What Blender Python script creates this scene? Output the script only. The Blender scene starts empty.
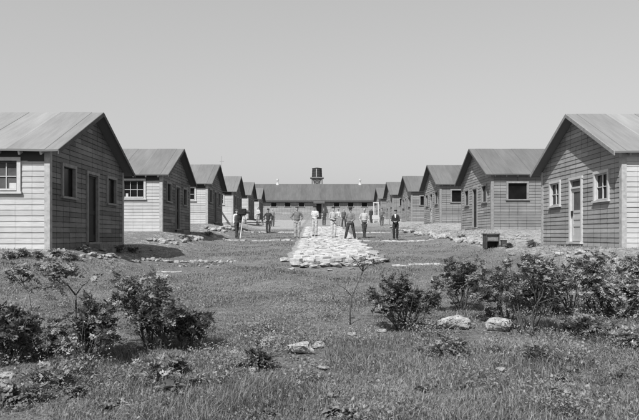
import bpy, bmesh, math, random
import numpy as np
from mathutils import Vector, Matrix, Euler, noise as mnoise

R = math.radians
random.seed(7)
C = bpy.context.scene.collection
scn = bpy.context.scene

# ------------------------------------------------------------------ camera
F = 600.0                      # focal length in photo pixels (photo is 639 wide)
EYE = 1.74
cd = bpy.data.cameras.new('camera')
cam = bpy.data.objects.new('camera', cd); C.objects.link(cam)
cam.location = (0, 0, EYE); cam.rotation_euler = (R(90), 0, 0)
cd.sensor_width = 36; cd.lens = 36 * F / 639
cd.shift_x = 5.0 / 639; cd.shift_y = 25.0 / 639
cd.clip_start = 0.1; cd.clip_end = 3000
scn.camera = cam

# ------------------------------------------------------------------ light
SUN = Vector((-.39, -.78, 1.0)).normalized()          # direction towards the sun
elev = math.asin(SUN.z)
azim = math.atan2(SUN.x, SUN.y)
w = bpy.data.worlds.new('World'); scn.world = w; w.use_nodes = True
nt = w.node_tree; nt.nodes.clear()
sky = nt.nodes.new('ShaderNodeTexSky'); sky.sky_type = 'NISHITA'
sky.sun_disc = False; sky.sun_elevation = elev; sky.sun_rotation = azim
sky.air_density = 1.0; sky.dust_density = 2.2; sky.ozone_density = 1.0
sep = nt.nodes.new('ShaderNodeSeparateColor')          # blue-sensitive film: the sky is recorded by its blue light
bg = nt.nodes.new('ShaderNodeBackground'); bg.inputs['Strength'].default_value = 0.09
wo = nt.nodes.new('ShaderNodeOutputWorld')
nt.links.new(sky.outputs[0], sep.inputs[0]); mA = nt.nodes.new('ShaderNodeMath'); mA.operation = 'MULTIPLY'; mA.inputs[1].default_value = 4.2
mB = nt.nodes.new('ShaderNodeMath'); mB.operation = 'POWER'; mB.inputs[1].default_value = .5      # film response evens the sky
nt.links.new(sep.outputs[2], mA.inputs[0]); nt.links.new(mA.outputs[0], mB.inputs[0]); nt.links.new(mB.outputs[0], bg.inputs[0]); nt.links.new(bg.outputs[0], wo.inputs[0])
ld = bpy.data.lights.new('sun', 'SUN'); ld.energy = 4.7; ld.angle = R(0.53); ld.color = (1, 1, 1)
sun = bpy.data.objects.new('sun', ld); C.objects.link(sun)
sun.rotation_euler = SUN.to_track_quat('Z', 'Y').to_euler()
sun.location = (-20, -30, 60)
vs = scn.view_settings
vs.view_transform = 'Standard'; vs.look = 'None'; vs.gamma = 1; vs.use_curve_mapping = False
vs.exposure = 0.55

# ------------------------------------------------------------------ materials (the photograph is black and white: all greys)
def g(v): return (v, v, v, 1)
class NG:
    def __init__(s, name):
        s.m = bpy.data.materials.new(name); s.m.use_nodes = True
        s.t = s.m.node_tree; s.b = s.t.nodes['Principled BSDF']
    def n(s, typ, **k):
        x = s.t.nodes.new(typ)
        for a, v in k.items(): setattr(x, a, v)
        return x
    def l(s, a, b): s.t.links.new(a, b)
    def math(s, op, a, b=None, c=None, clamp=False):
        x = s.n('ShaderNodeMath', operation=op, use_clamp=clamp)
        for i, v in enumerate((a, b, c)):
            if v is None: continue
            if isinstance(v, (int, float)): x.inputs[i].default_value = v
            else: s.l(v, x.inputs[i])
        return x.outputs[0]
    def noise(s, vec, scale, detail=4, rough=.55, dist=0):
        x = s.n('ShaderNodeTexNoise'); x.inputs['Scale'].default_value = scale
        x.inputs['Detail'].default_value = detail; x.inputs['Roughness'].default_value = rough
        x.inputs['Distortion'].default_value = dist
        if vec is not None: s.l(vec, x.inputs['Vector'])
        return x.outputs[0]
    def ramp(s, v, a, b, lo, hi):      # clamp-map v from a..b to lo..hi
        x = s.n('ShaderNodeMapRange'); x.clamp = True
        s.l(v, x.inputs[0])
        for i, q in enumerate((a, b, lo, hi)): x.inputs[i + 1].default_value = q
        return x.outputs[0]
    def coords(s, which='Object'):
        return s.n('ShaderNodeTexCoord').outputs[which]
    def scaled(s, vec, sc):
        x = s.n('ShaderNodeMapping'); x.inputs['Scale'].default_value = sc; s.l(vec, x.inputs['Vector']); return x.outputs[0]
    def bump(s, h, strength, dist=.02):
        x = s.n('ShaderNodeBump'); x.inputs['Strength'].default_value = strength; x.inputs['Distance'].default_value = dist
        s.l(h, x.inputs['Height']); s.l(x.outputs[0], s.b.inputs['Normal'])
    def base(s, v): s.l(v, s.b.inputs['Base Color'])

def mat(name, v, rough=.8, var=.25, scale=6, bump=.0, bscale=30, metal=0, spec=.3):
    q = NG(name); co = q.coords()
    n1 = q.noise(co, scale); q.base(q.math('MULTIPLY', q.ramp(n1, .3, .7, 1 - var, 1 + var), v))
    q.b.inputs['Roughness'].default_value = rough; q.b.inputs['Metallic'].default_value = metal
    q.b.inputs['Specular IOR Level'].default_value = spec
    if bump: q.bump(q.noise(co, bscale, 6), bump)
    return q.m

BH = .138                                        # board height
def wall_mat(name, v, line=.35, stud=.3, var=.16, stain=.2):
    q = NG(name); uv = q.n('ShaderNodeUVMap').outputs[0]
    sp = q.n('ShaderNodeSeparateXYZ'); q.l(uv, sp.inputs[0]); u, vv = sp.outputs[0], sp.outputs[1]
    at = q.n('ShaderNodeAttribute', attribute_name='tone')
    tone = q.ramp(at.outputs['Fac'], 0, 1, 1 - var, 1 + var)
    grain = q.ramp(q.noise(q.scaled(uv, (1.5, 22, 1)), 3, 6), .3, .7, .86, 1.12)
    big = q.ramp(q.noise(uv, .9, 5), .3, .75, 1 + stain * .4, 1 - stain)
    # dark gap under each board, broken by noise
    fr = q.math('FRACT', q.math('DIVIDE', vv, BH))
    gap = q.math('LESS_THAN', q.math('PINGPONG', fr, .5), .075)
    gapn = q.ramp(q.noise(q.scaled(uv, (1.2, 6, 1)), 2, 3), .35, .6, .35, 1)
    gapm = q.math('SUBTRACT', 1, q.math('MULTIPLY', q.math('MULTIPLY', gap, gapn), line))
    # nail-rust stains and joints over the studs
    uj = q.math('ADD', u, q.math('MULTIPLY', q.math('SUBTRACT', q.noise(q.scaled(uv, (.8, 3.5, 1)), 2, 3), .5), .07))
    su = q.math('PINGPONG', q.math('DIVIDE', uj, .41), .5)
    sl = q.math('LESS_THAN', su, .045)
    sn = q.ramp(q.noise(q.scaled(uv, (2.4, .5, 1)), 2.0, 2), .36, .52, 0, 1)
    studm = q.math('SUBTRACT', 1, q.math('MULTIPLY', q.math('MULTIPLY', sl, sn), stud))
    r = q.math('MULTIPLY', tone, grain); r = q.math('MULTIPLY', r, big); r = q.math('MULTIPLY', r, gapm); r = q.math('MULTIPLY', r, studm)
    q.base(q.math('MULTIPLY', r, v, clamp=True)); q.b.inputs['Roughness'].default_value = .85
    q.b.inputs['Specular IOR Level'].default_value = .15
    q.bump(q.noise(q.scaled(uv, (1.5, 30, 1)), 3, 6), .35, .01)
    return q.m

def roof_mat(name, v, var=.1):
    q = NG(name); uv = q.n('ShaderNodeUVMap').outputs[0]
    at = q.n('ShaderNodeAttribute', attribute_name='tone')
    tone = q.ramp(at.outputs['Fac'], 0, 1, 1 - var, 1 + var)
    big = q.math('MULTIPLY', q.ramp(q.noise(q.scaled(uv, (1, .35, 1)), 1.3, 6), .3, .7, .84, 1.1), q.ramp(q.noise(q.scaled(uv, (5, .5, 1)), 1.6, 5), .35, .7, 1.06, .86))
    fine = q.ramp(q.noise(uv, 60, 3), .3, .7, .93, 1.07)
    sp = q.n('ShaderNodeSeparateXYZ'); q.l(uv, sp.inputs[0])
    e = q.math('PINGPONG', q.math('DIVIDE', sp.outputs[0], .92), .5)
    seam = q.math('SUBTRACT', 1, q.math('MULTIPLY', q.math('LESS_THAN', e, .012), .2))
    r = q.math('MULTIPLY', q.math('MULTIPLY', tone, big), q.math('MULTIPLY', fine, seam))
    q.base(q.math('MULTIPLY', r, v, clamp=True)); q.b.inputs['Roughness'].default_value = .75
    q.b.inputs['Specular IOR Level'].default_value = .25
    q.bump(q.noise(uv, 9, 6), .5, .02)
    return q.m

def ground_mat():
    q = NG('ground'); co = q.coords()
    at = q.n('ShaderNodeAttribute', attribute_name='soil')
    n1 = q.noise(co, .5, 6, .6); n2 = q.noise(co, 5, 6, .65); n3 = q.noise(co, 30, 8, .75); n4 = q.noise(co, 9, 5, .7)
    grass = q.math('MULTIPLY', q.ramp(n1,   .3, .7, .13, .2), q.math('MULTIPLY', q.ramp(n3, .35, .65, .45, 1.6), q.ramp(n4, .35, .65, .72, 1.25)))
    soil = q.math('MULTIPLY', q.ramp(n2, .3, .7, .24, .36), q.math('MULTIPLY', q.ramp(n3, .35, .65, .7, 1.3), q.ramp(n4, .35, .65, .8, 1.15)))
    f = q.math('ADD', at.outputs['Fac'], q.math('MULTIPLY', q.math('SUBTRACT', n2, .5), 1.6))
    f = q.math('ADD', f, q.math('MULTIPLY', q.math('SUBTRACT', n3, .5), .8))
    f = q.ramp(f, .4, .6, 0, 1)
    mx = q.n('ShaderNodeMix', data_type='FLOAT'); q.l(f, mx.inputs[0]); q.l(grass, mx.inputs[2]); q.l(soil, mx.inputs[3])
    q.base(mx.outputs[0]); q.b.inputs['Roughness'].default_value = .95; q.b.inputs['Specular IOR Level'].default_value = .1
    q.bump(q.math('ADD', n3, q.math('MULTIPLY', n2, 1.5)), .9, .05)
    return q.m

def leaf_mat(name, v, rough=.45, trans=.25):
    q = NG(name)
    at = q.n('ShaderNodeAttribute', attribute_name='tone')
    q.base(q.math('MULTIPLY', q.ramp(at.outputs['Fac'], 0, 1, .4, 1.75), v))
    q.b.inputs['Roughness'].default_value = rough; q.b.inputs['Specular IOR Level'].default_value = .4
    tr = q.n('ShaderNodeBsdfTranslucent'); q.l(q.b.inputs['Base Color'].links[0].from_socket, tr.inputs[0])
    mx = q.n('ShaderNodeMixShader'); mx.inputs[0].default_value = trans
    out = q.t.nodes['Material Output']
    q.l(q.b.outputs[0], mx.inputs[1]); q.l(tr.outputs[0], mx.inputs[2]); q.l(mx.outputs[0], out.inputs[0])
    return q.m

M = {}
M['white_board'] = wall_mat('painted_boards', .385, line=.3, stud=.14, var=.09, stain=.2)
M['grey_board'] = wall_mat('weathered_boards', .36, line=.55, stud=.5, var=.22, stain=.3)
M['pale_board'] = wall_mat('pale_weathered_boards', .255, line=.5, stud=.42, var=.2, stain=.22)
M['shade_board'] = wall_mat('weathered_and_shade_boards', .165, line=.6, stud=.5, var=.28, stain=.35)  # unpainted left gables; also colours the added eave shadow strip
M['mid_board'] = wall_mat('mid_weathered_boards', .19, line=.5, stud=.4, var=.2, stain=.3)
M['roof_light'] = roof_mat('light_roofing', .20, .13)
M['roof_mid'] = roof_mat('grey_roofing', .145, .12)
M['roof_dark'] = roof_mat('dark_roofing', .12, .12)
M['roof_barracks'] = roof_mat('barracks_roofing', .095)
M['trim_white'] = mat('white_trim', .40, .6, .1, 8, .15)
M['trim_grey'] = mat('grey_trim', .2, .75, .2, 8, .2)
M['trim_mid'] = mat('dull_trim', .30, .7, .25, 8, .2)
M['trim_dark'] = mat('dark_trim', .07, .8, .25, 8, .2)
M['door_light'] = mat('light_door_paint', .36, .55, .08, 5, .1)
M['door_dark'] = mat('dark_door', .016, .6, .3, 5, .1)
M['glass'] = mat('window_glass', .008, .2, .4, 2, 0, spec=.14)
M['curtain'] = mat('curtain', .07, .9, .3, 3, .2)
M['rock'] = mat('pale_rock', .28, .9, .35, 5, .9, 14)
M['rock_dark'] = mat('weathered_rock', .17, .9, .4, 5, .9, 14)
M['slab'] = mat('path_stone', .44, .9, .3, 3, .8, 18)
M['kerb'] = mat('whitewashed_kerb', .36, .85, .3, 9, .5, 30)
M['dark_wood'] = mat('dark_wood', .05, .8, .4, 9, .4)
M['mid_wood'] = mat('weathered_wood', .16, .8, .35, 9, .4)
M['skin'] = mat('skin', .29, .55, .06, 5)
M['hair'] = mat('hair', .03, .6, .2, 30)
M['metal'] = mat('galvanised_metal', .42, .45, .15, 6, .1, metal=.3)
M['tank'] = mat('tarred_staves', .03, .7, .4, 10, .3)
M['ground'] = ground_mat()
M['leaf'] = leaf_mat('leaves', .155, .46)
M['leaf_dark'] = leaf_mat('dark_leaves', .10, .38, .2)
M['leaf_pale'] = leaf_mat('pale_leaves', .20)
M['cover'] = leaf_mat('ground_cover_leaves', .15, .7, .3)
M['grass'] = leaf_mat('grass_blades', .19, .5, .4)
M['stem'] = mat('stems', .2, .8, .3, 10, .2)
M['stem_dark'] = mat('dark_stems', .06, .8, .3, 10, .2)
def cloth(v): 
    k = 'cloth%.2f' % v
    if k not in M: M[k] = mat('cloth_grey', v, .9, .12, 12, .25, 60)
    return M[k]

# ------------------------------------------------------------------ mesh helpers
class MB:
    def __init__(s): s.v = []; s.f = []; s.uv = []; s.t = []; s.mi = []
    def quad(s, pts, tone=.5, uv=None, mi=0):
        i = len(s.v); s.v += [tuple(p) for p in pts]; s.f.append(tuple(range(i, i + len(pts))))
        s.uv.append(uv or [(0, 0)] * len(pts)); s.t.append(tone); s.mi.append(mi)
    def box(s, x0, x1, y0, y1, z0, z1, tone=.5, mi=0, mtx=None):
        if x0 > x1: x0, x1 = x1, x0
        if y0 > y1: y0, y1 = y1, y0
        if z0 > z1: z0, z1 = z1, z0
        p = [Vector(q) for q in ((x0,y0,z0),(x1,y0,z0),(x1,y1,z0),(x0,y1,z0),(x0,y0,z1),(x1,y0,z1),(x1,y1,z1),(x0,y1,z1))]
        if mtx is not None: p = [mtx @ q for q in p]
        for a in ((0,3,2,1),(4,5,6,7),(0,1,5,4),(1,2,6,5),(2,3,7,6),(3,0,4,7)): s.quad([p[k] for k in a], tone, mi=mi)
    def beam(s, a, b, w, h=None, tone=.5, mi=0):
        a = Vector(a); b = Vector(b); h = h or w; d = b - a; L = d.length
        q = d.to_track_quat('Z', 'Y').to_matrix().to_4x4(); q.translation = a
        s.box(-w/2, w/2, -h/2, h/2, 0, L, tone, mi, q)
    def tube(s, pts, rad, n=8, cap=True, tone=.5, mi=0):
        pts = [Vector(p) for p in pts]; rings = []
        up = Vector((0, 1, 0)) if abs((pts[-1] - pts[0]).normalized().y) < .8 else Vector((1, 0, 0))
        for k, p in enumerate(pts):
            d = (pts[min(k + 1, len(pts) - 1)] - pts[max(k - 1, 0)]).normalized()
            e1 = d.cross(up).normalized(); e2 = d.cross(e1).normalized() * -1
            r = rad[k]; rx, ry = (r, r) if isinstance(r, (int, float)) else r
            rings.append([p + e1 * rx * math.cos(t) + e2 * ry * math.sin(t) for t in [2 * math.pi * j / n for j in range(n)]])
        i0 = len(s.v)
        for r_ in rings: s.v += [tuple(q) for q in r_]
        def F_(idx): s.f.append(idx); s.uv.append([(0, 0)] * len(idx)); s.t.append(tone); s.mi.append(mi)
        for k in range(len(rings) - 1):
            for j in range(n):
                a = i0 + k * n + j; b = i0 + k * n + (j + 1) % n
                F_((a, b, b + n, a + n))
        if cap:
            F_(tuple(i0 + j for j in range(n))[::-1]); e = i0 + (len(rings) - 1) * n; F_(tuple(e + j for j in range(n)))
    def ellipsoid(s, c, r, n=12, m=8, tone=.5, mi=0):
        c = Vector(c); pts = []; rad = []
        for k in range(m + 1):
            t = -math.pi / 2 + math.pi * k / m
            pts.append(c + Vector((0, 0, math.sin(t) * r[2]))); q = max(math.cos(t), .05); rad.append((r[0] * q, r[1] * q))
        s.tube(pts, rad, n, True, tone, mi)
    def mesh(s, name, mats, smooth=False):
        me = bpy.data.meshes.new(name); me.from_pydata(s.v, [], s.f)
        for m in (mats if isinstance(mats, (list, tuple)) else [mats]): me.materials.append(m)
        ul = me.uv_layers.new(name='UVMap'); flat = [c for f in s.uv for p in f for c in p]
        ul.data.foreach_set('uv', flat)
        a = me.attributes.new('tone', 'FLOAT', 'FACE'); a.data.foreach_set('value', s.t)
        me.polygons.foreach_set('material_index', s.mi)
        if smooth: me.polygons.foreach_set('use_smooth', [True] * len(s.f))
        me.update(); return me
    def build(s, name, mats, parent=None, smooth=False):
        return link(name, s.mesh(name, mats, smooth), parent)

def link(name, me, parent=None, loc=None, rz=None):
    o = bpy.data.objects.new(name, me); C.objects.link(o)
    if parent is not None: o.parent = parent
    if loc is not None: o.location = loc
    if rz is not None: o.rotation_euler.z = rz
    return o
def tag(o, label=None, cat=None, group=None, kind=None):
    if label: o['label'] = label
    if cat: o['category'] = cat
    if group: o['group'] = group
    if kind: o['kind'] = kind
    return o
def empty(name, loc, label, cat, group=None, rz=0):
    o = bpy.data.objects.new(name, None); C.objects.link(o); o.location = loc; o.rotation_euler.z = rz
    o.empty_display_size = .3
    return tag(o, label, cat, group)

# ------------------------------------------------------------------ terrain
XL, XR, WG = 6.55, 8.34, 5.7
LC = [17.65, 28.6, 39.5, 51.0, 62.0, 73.3]; LB = [1.39, 1.89, 2.43, 2.79, 3.24, 3.53]
RC = [19.1, 31.1, 42.7, 54.5, 66.9, 78.3]; RB = [1.39, 2.0, 2.52, 2.9, 3.44, 3.71]
def sstep(a, b, x):
    t = np.clip((x - a) / (b - a), 0, 1); return t * t * (3 - 2 * t)
def lane(y):
    y = np.asarray(y, float)
    return np.where(y < 60, .047 * y, np.where(y < 100, 2.82 + .041 * (y - 60), 4.46 + .006 * (np.minimum(y, 400) - 100)))
def prof(cs, bs, y):
    xs = [8.0, 12.0]; zs = [.047 * 8, lane(12) + .28]
    for c, b in zip(cs, bs): xs += [c - 3.3, c + 4.9]; zs += [b, b]
    xs += [cs[-1] + 8, 700]; zs += [float(lane(cs[-1] + 8)), 6.4]
    return np.interp(y, xs, zs)
def H(x, y):
    x = np.asarray(x, float); y = np.asarray(y, float)
    z = lane(y)
    wl = sstep(4.1, 6.6, -x); wr = sstep(5.2, 7.9, x)
    zl = np.maximum(prof(LC, LB, y), z); zr = np.maximum(prof(RC, RB, y), z)
    z = z + wl * (zl - z) + wr * (zr - z)
    near = 1 - sstep(25, 60, y)
    far = 1 - sstep(50, 140, np.hypot(x, y))
    flat = 1 - np.maximum(wl, wr) * sstep(12, 14, y) * .8
    z = z + (.035 * np.sin(x * 1.3 + .6 * y) * np.sin(y * .9 + 1.1) + .02 * np.sin(x * 3.1 + 1) * np.sin(y * 2.7)) * near * flat
    dip = np.exp(-((x - 0) ** 2) / 50) * 0
    return z + dip
def Hf(x, y): return float(H(x, y))
def Yof(py): return 1044.0 / (py - 206.8)             # depth of a point on the lane plane seen at photo row py
def Xof(px, y): return (px - 314.5) / F * y
def ground_at(px, py):                                 # ray-march a photo pixel onto the terrain
    y = 4.0
    while y < 120:
        x = Xof(px, y); zr = EYE + (235.0 - py) / F * y
        if zr <= Hf(x, y): return x, y
        y += .03 if y < 40 else .1
    return Xof(px, 60), 60.0

def axis(parts):
    a = []
    for s, e, st in parts: a += list(np.arange(s, e - 1e-6, st))
    a.append(parts[-1][1]); return np.array(a)
gx = axis([(-700, -100, 60), (-100, -20, 5), (-20, -11, .6), (-11, 11, .17), (11, 20, .6), (20, 100, 5), (100, 700, 60)])
gy = axis([(-300, -20, 40), (-20, 2, 2), (2, 34, .17), (34, 92, .5), (92, 140, 4), (140, 900, 40)])
GX, GY = np.meshgrid(gx, gy); GZ = H(GX, GY)
rng = np.random.default_rng(3)
GZ += rng.normal(0, .008, GZ.shape) * (np.abs(GX) < 11) * (GY > 2) * (GY < 34)
V = np.stack([GX, GY, GZ], -1).reshape(-1, 3)
nx, ny = len(gx), len(gy)
idx = np.arange(nx * ny).reshape(ny, nx)
Fq = np.stack([idx[:-1, :-1], idx[:-1, 1:], idx[1:, 1:], idx[1:, :-1]], -1).reshape(-1, 4)
def np_mesh(name, V, Fa, mats, smooth=True):
    me = bpy.data.meshes.new(name); nf, k = Fa.shape
    me.vertices.add(len(V)); me.vertices.foreach_set('co', V.astype(np.float32).ravel())
    me.loops.add(nf * k); me.loops.foreach_set('vertex_index', Fa.astype(np.int32).ravel())
    me.polygons.add(nf); me.polygons.foreach_set('loop_start', np.arange(0, nf * k, k, dtype=np.int32))
    me.update(calc_edges=True)
    me.polygons.foreach_set('use_smooth', np.full(nf, smooth))
    for m in (mats if isinstance(mats, list) else [mats]): me.materials.append(m)
    return me
def soil_f(x, y):                                      # 0 grass .. 1 bare pale soil
    s = sstep(42, 50, y) * .75 * (x < -1.2) + sstep(44, 56, y) * .45 * (x >= -1.2)
    bl = sstep(4.3, 5.0, -x) * (1 - sstep(6.6, 7.0, -x)); br = sstep(6.0, 6.8, x) * (1 - sstep(30, 31, x))
    pads = np.maximum(bl * .4, br * .56) * sstep(12.5, 15, y)
    gapl = sstep(6.4, 7, -x) * sstep(20, 21, y) * .3
    gapr = sstep(8, 8.4, x) * sstep(21.5, 23, y) * .6
    wall1 = .55 * sstep(13.2, 14.2, y) * (x < -6) * (y < 15)
    return np.clip(np.maximum.reduce([s, pads, gapl, gapr, wall1]), 0, 1)
me = np_mesh('ground', V, Fq, M['ground'])
a = me.attributes.new('soil', 'FLOAT', 'POINT'); a.data.foreach_set('value', soil_f(GX, GY).ravel().astype(np.float32))
tag(link('ground', me), kind='structure')

# ------------------------------------------------------------------ cabins
def seg_minus(a, b, holes):
    out = [(a, b)]
    for h0, h1 in holes:
        nw = []
        for s, e in out:
            if h1 <= s or h0 >= e: nw.append((s, e)); continue
            if h0 > s: nw.append((s, h0))
            if h1 < e: nw.append((h1, e))
        out = nw
    return [q for q in out if q[1] - q[0] > .01]

def board_wall(mb, O, U, N, W, zt, holes, rnd, slope=0, apex=0, z0=-.35):
    """lapped boards on the plane through O; zt = wall height at its ends; gable rises by slope to the middle"""
    O = Vector(O); U = Vector(U); N = Vector(N); Zv = Vector((0, 0, 1))
    top = zt + slope * W / 2
    k = math.floor(z0 / BH)
    while k * BH < top:
        v0 = k * BH; v1 = min(v0 + BH, top); k += 1
        def lim(v):
            if v <= zt: return 0, W
            d = (v - zt) / slope; return d, W - d
        if v0 >= zt and slope == 0: break
        if slope == 0: v1 = min(v1, zt)
        a0, b0 = lim(v0); a1, b1 = lim(v1)
        mid = (v0 + v1) / 2
        hs = [(h[0], h[1]) for h in holes if h[2] < mid < h[3]]
        for s, e in seg_minus(a0, b0, hs):
            cuts = [s]; 
            while True:
                nxt = cuts[-1] + rnd.choice((1.64, 2.46, 3.28, 2.05, 1.23))
                nxt = round(nxt / .41) * .41
                if nxt >= e - .3 or nxt <= cuts[-1]: break
                cuts.append(nxt)
            cuts.append(e)
            for p, q in zip(cuts[:-1], cuts[1:]):
                tn = rnd.random(); o = rnd.uniform(0, .007)
                pu = max(p, a1) if p == a0 else p; qu = min(q, b1) if q == b0 else q
                if pu > qu: pu = qu = (pu + qu) / 2
                lo = .013 + o; hi = .004
                P = lambda u, v, n: O + U * u + Zv * v + N * n
                mb.quad([P(p, v0, lo), P(q, v0, lo), P(qu, v1, hi), P(pu, v1, hi)], tn, [(p, v0), (q, v0), (qu, v1), (pu, v1)])
                mb.quad([P(p, v0, lo), P(p, v0, -.01), P(q, v0, -.01), P(q, v0, lo)], tn * .3, [(p, v0)] * 4)

def cabin(side, i, c, base, peak, tan, opt):
    sg = -1 if side == 'L' else 1
    XW = XL if side == 'L' else XR
    rnd = random.Random(100 + i + (50 if sg > 0 else 0))
    Ln = opt.get('len', 9.2); W = WG
    root = empty('wooden_cabin', (sg * XW, c, base), opt['label'], 'cabin', 'two rows of wooden cabins facing the central lane')
    X = lambda d: sg * d
    zt = peak - .07 - tan * W / 2                       # wall top at the eaves
    y0, y1 = -W / 2, W / 2
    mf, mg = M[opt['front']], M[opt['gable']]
    tf, tg = M[opt['tfront']], M[opt['tgable']]
    # openings in the gable facing the lane, measured from the near corner
    w1, dr, w2 = (.70, 1.60), (2.38, 3.32), (4.05, 4.95)
    wz, dz = (1.36, 2.14), (.16, 2.12)
    gh = [(w1[0], w1[1]) + wz, (dr[0], dr[1], -.4, dz[1]), (w2[0], w2[1]) + wz]
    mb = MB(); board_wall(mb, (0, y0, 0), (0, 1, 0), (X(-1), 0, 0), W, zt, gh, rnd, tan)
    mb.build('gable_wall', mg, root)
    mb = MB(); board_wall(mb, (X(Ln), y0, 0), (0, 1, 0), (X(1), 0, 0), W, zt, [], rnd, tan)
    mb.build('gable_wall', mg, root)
    fw = [(.70, 1.72), (4.2, 5.2), (7.0, 8.0)]; fz = (1.42, 2.18)
    mb = MB(); board_wall(mb, (0, y0, 0), (X(1), 0, 0), (0, -1, 0), Ln, zt, [f + fz for f in fw], rnd)
    mb.build('front_wall', mf, root)
    mb = MB(); board_wall(mb, (0, y1, 0), (X(1), 0, 0), (0, 1, 0), Ln, zt, [], rnd)
    mb.build('rear_wall', mf, root)
    if sg < 0:                                          # ragged dark strip added under the eaves to deepen their shadow
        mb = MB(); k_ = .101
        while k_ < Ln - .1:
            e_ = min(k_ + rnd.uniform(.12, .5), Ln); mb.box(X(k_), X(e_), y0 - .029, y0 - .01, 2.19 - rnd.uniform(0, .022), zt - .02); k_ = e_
        mb.build('eave_shade_strip', M['shade_board'], root)
    # corner boards: pale, one mesh each
    for (cx, cy) in ((0, y0), (0, y1)):
        mb = MB(); s = 1 if cy > 0 else -1
        mb.box(X(-.035), X(.10), cy, cy + s * .034, -.3, zt - .01)
        mb.box(X(-.033), X(0), cy - s * .11, cy - s * .001, -.3, zt - .01)
        mb.build('corner_board', M[opt.get('corner', 'trim_white')], root)
    # roof: two slopes of lapped roofing strips
    oh, of, th = .33, .25, .045
    rw = .92
    for s, nm in ((-1, 'roof'), (1, 'roof')):
        mb = MB(); d = -oh; k = 0
        while d < Ln + oh - .01:
            e = min((math.floor(d / rw + 1e-6) + 1) * rw, Ln + oh); h = .006 * (k % 2) + rnd.uniform(0, .003); k += 1
            ed = W / 2 + of
            A = (X(d), 0, peak + h); B = (X(e), 0, peak + h); Cc = (X(e), s * ed, peak - tan * ed + h); D = (X(d), s * ed, peak - tan * ed + h)
            # each strip is laid in two lengths of differing age
            j0, j1 = opt.setdefault('_j', 0), rnd.uniform(-.010, .010); opt['_j'] = j1; tn = rnd.random()
            D = (D[0], D[1] + s * j0, D[2] + j0); Cc = (Cc[0], Cc[1] + s * j1, Cc[2] + j1)
            mb.quad([A, B, Cc, D], tn, [(d, 0), (e, 0), (e, ed), (d, ed)])
            lowr = lambda p: (p[0], p[1], p[2] - th - h)
            mb.quad([lowr(A), lowr(D), lowr(Cc), lowr(B)], 0)
            mb.quad([D, Cc, lowr(Cc), lowr(D)], 0); 
            mb.quad([A, D, lowr(D), lowr(A)], 0); mb.quad([B, lowr(B), lowr(Cc), Cc], 0)
            d = e
        if opt.get('patch') and s == -1:
            p0, p1 = 1.9, 3.6
            f = lambda dd, t: (X(dd), s * t, peak - tan * t + .02)
            mb.quad([f(p0, .75), f(p1 + 3, .75), f(p1 + 3, 2.6), f(p0 + .05, 2.6)], 1.0, [(p0, .75), (p1, .75), (p1, 2.6), (p0, 2.6)])
        rf = mb.build(nm, M[opt['roof']], root)
    # rake boards on the lane gable and eave fascia
    for s in (-1, 1):
        ed = W / 2 + of
        for (d0, d1) in ((-oh - .028, -oh - .002), (Ln + oh + .002, Ln + oh + .028)):
            mb = MB()
            t = [(X(d0), 0, peak + .004), (X(d0), s * (ed + .01), peak - tan * ed - .001), (X(d0), s * (ed + .01), peak - tan * ed - .115), (X(d0), 0, peak - .115)]
            t2 = [(X(d1), q[1], q[2]) for q in t]
            mb.quad(t); mb.quad(t2[::-1])
            for a_ in range(4): b_ = (a_ + 1) % 4; mb.quad([t[a_], t[b_], t2[b_], t2[a_]])
            mb.build('rake_board', M['trim_dark' if sg < 0 or i > 0 else 'trim_grey'], root)
    # rafter tails under the eave that faces the camera
    if i < 3:
        d = .12
        while d < 4.6:
            mb = MB(); s = -1
            a_ = (X(d), s * (W / 2 - .1), peak - tan * (W / 2 - .1) - th - .06); b_ = (X(d), s * (W / 2 + .2), peak - tan * (W / 2 + .2) - th - .05)
            mb.beam(a_, b_, .045, .11); mb.build('rafter_tail', M['trim_white' if sg < 0 else 'trim_grey'], root); d += .53
    # windows
    def win_g(u0, u1, z0, z1, style):
        a, b = y0 + u0, y0 + u1; t = .09; mb = MB()
        mb.box(X(-.055), X(.04), a - .02, a + t - .02, z0, z1); mb.box(X(-.055), X(.04), b - t + .02, b + .02, z0, z1)
        mb.box(X(-.06), X(.04), a - .02, b + .02, z1, z1 + .085); mb.box(X(-.085), X(.04), a - .05, b + .05, z0 - .055, z0)
        wn = mb.build('window', tg, root)
        mb = MB(); mb.box(X(.05), X(.06), a + .0, b - .0, z0, z1); pn = mb.build('pane', M['glass'], wn)
        if style:
            mb = MB(); ia, ib = a + t - .02, b - t + .02; mm = (ia + ib) / 2
            for q in ((ia, ia + .04), (ib - .04, ib), (mm - .016, mm + .016)): mb.box(X(.012), X(.045), q[0], q[1], z0, z1)
            for q in ((z0, z0 + .05), (z1 - .04, z1), ((z0 + z1) / 2 - .013, (z0 + z1) / 2 + .013)): mb.box(X(.014), X(.043), ia, ib, q[0], q[1])
            mb.build('sash', M[style], wn)
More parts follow.
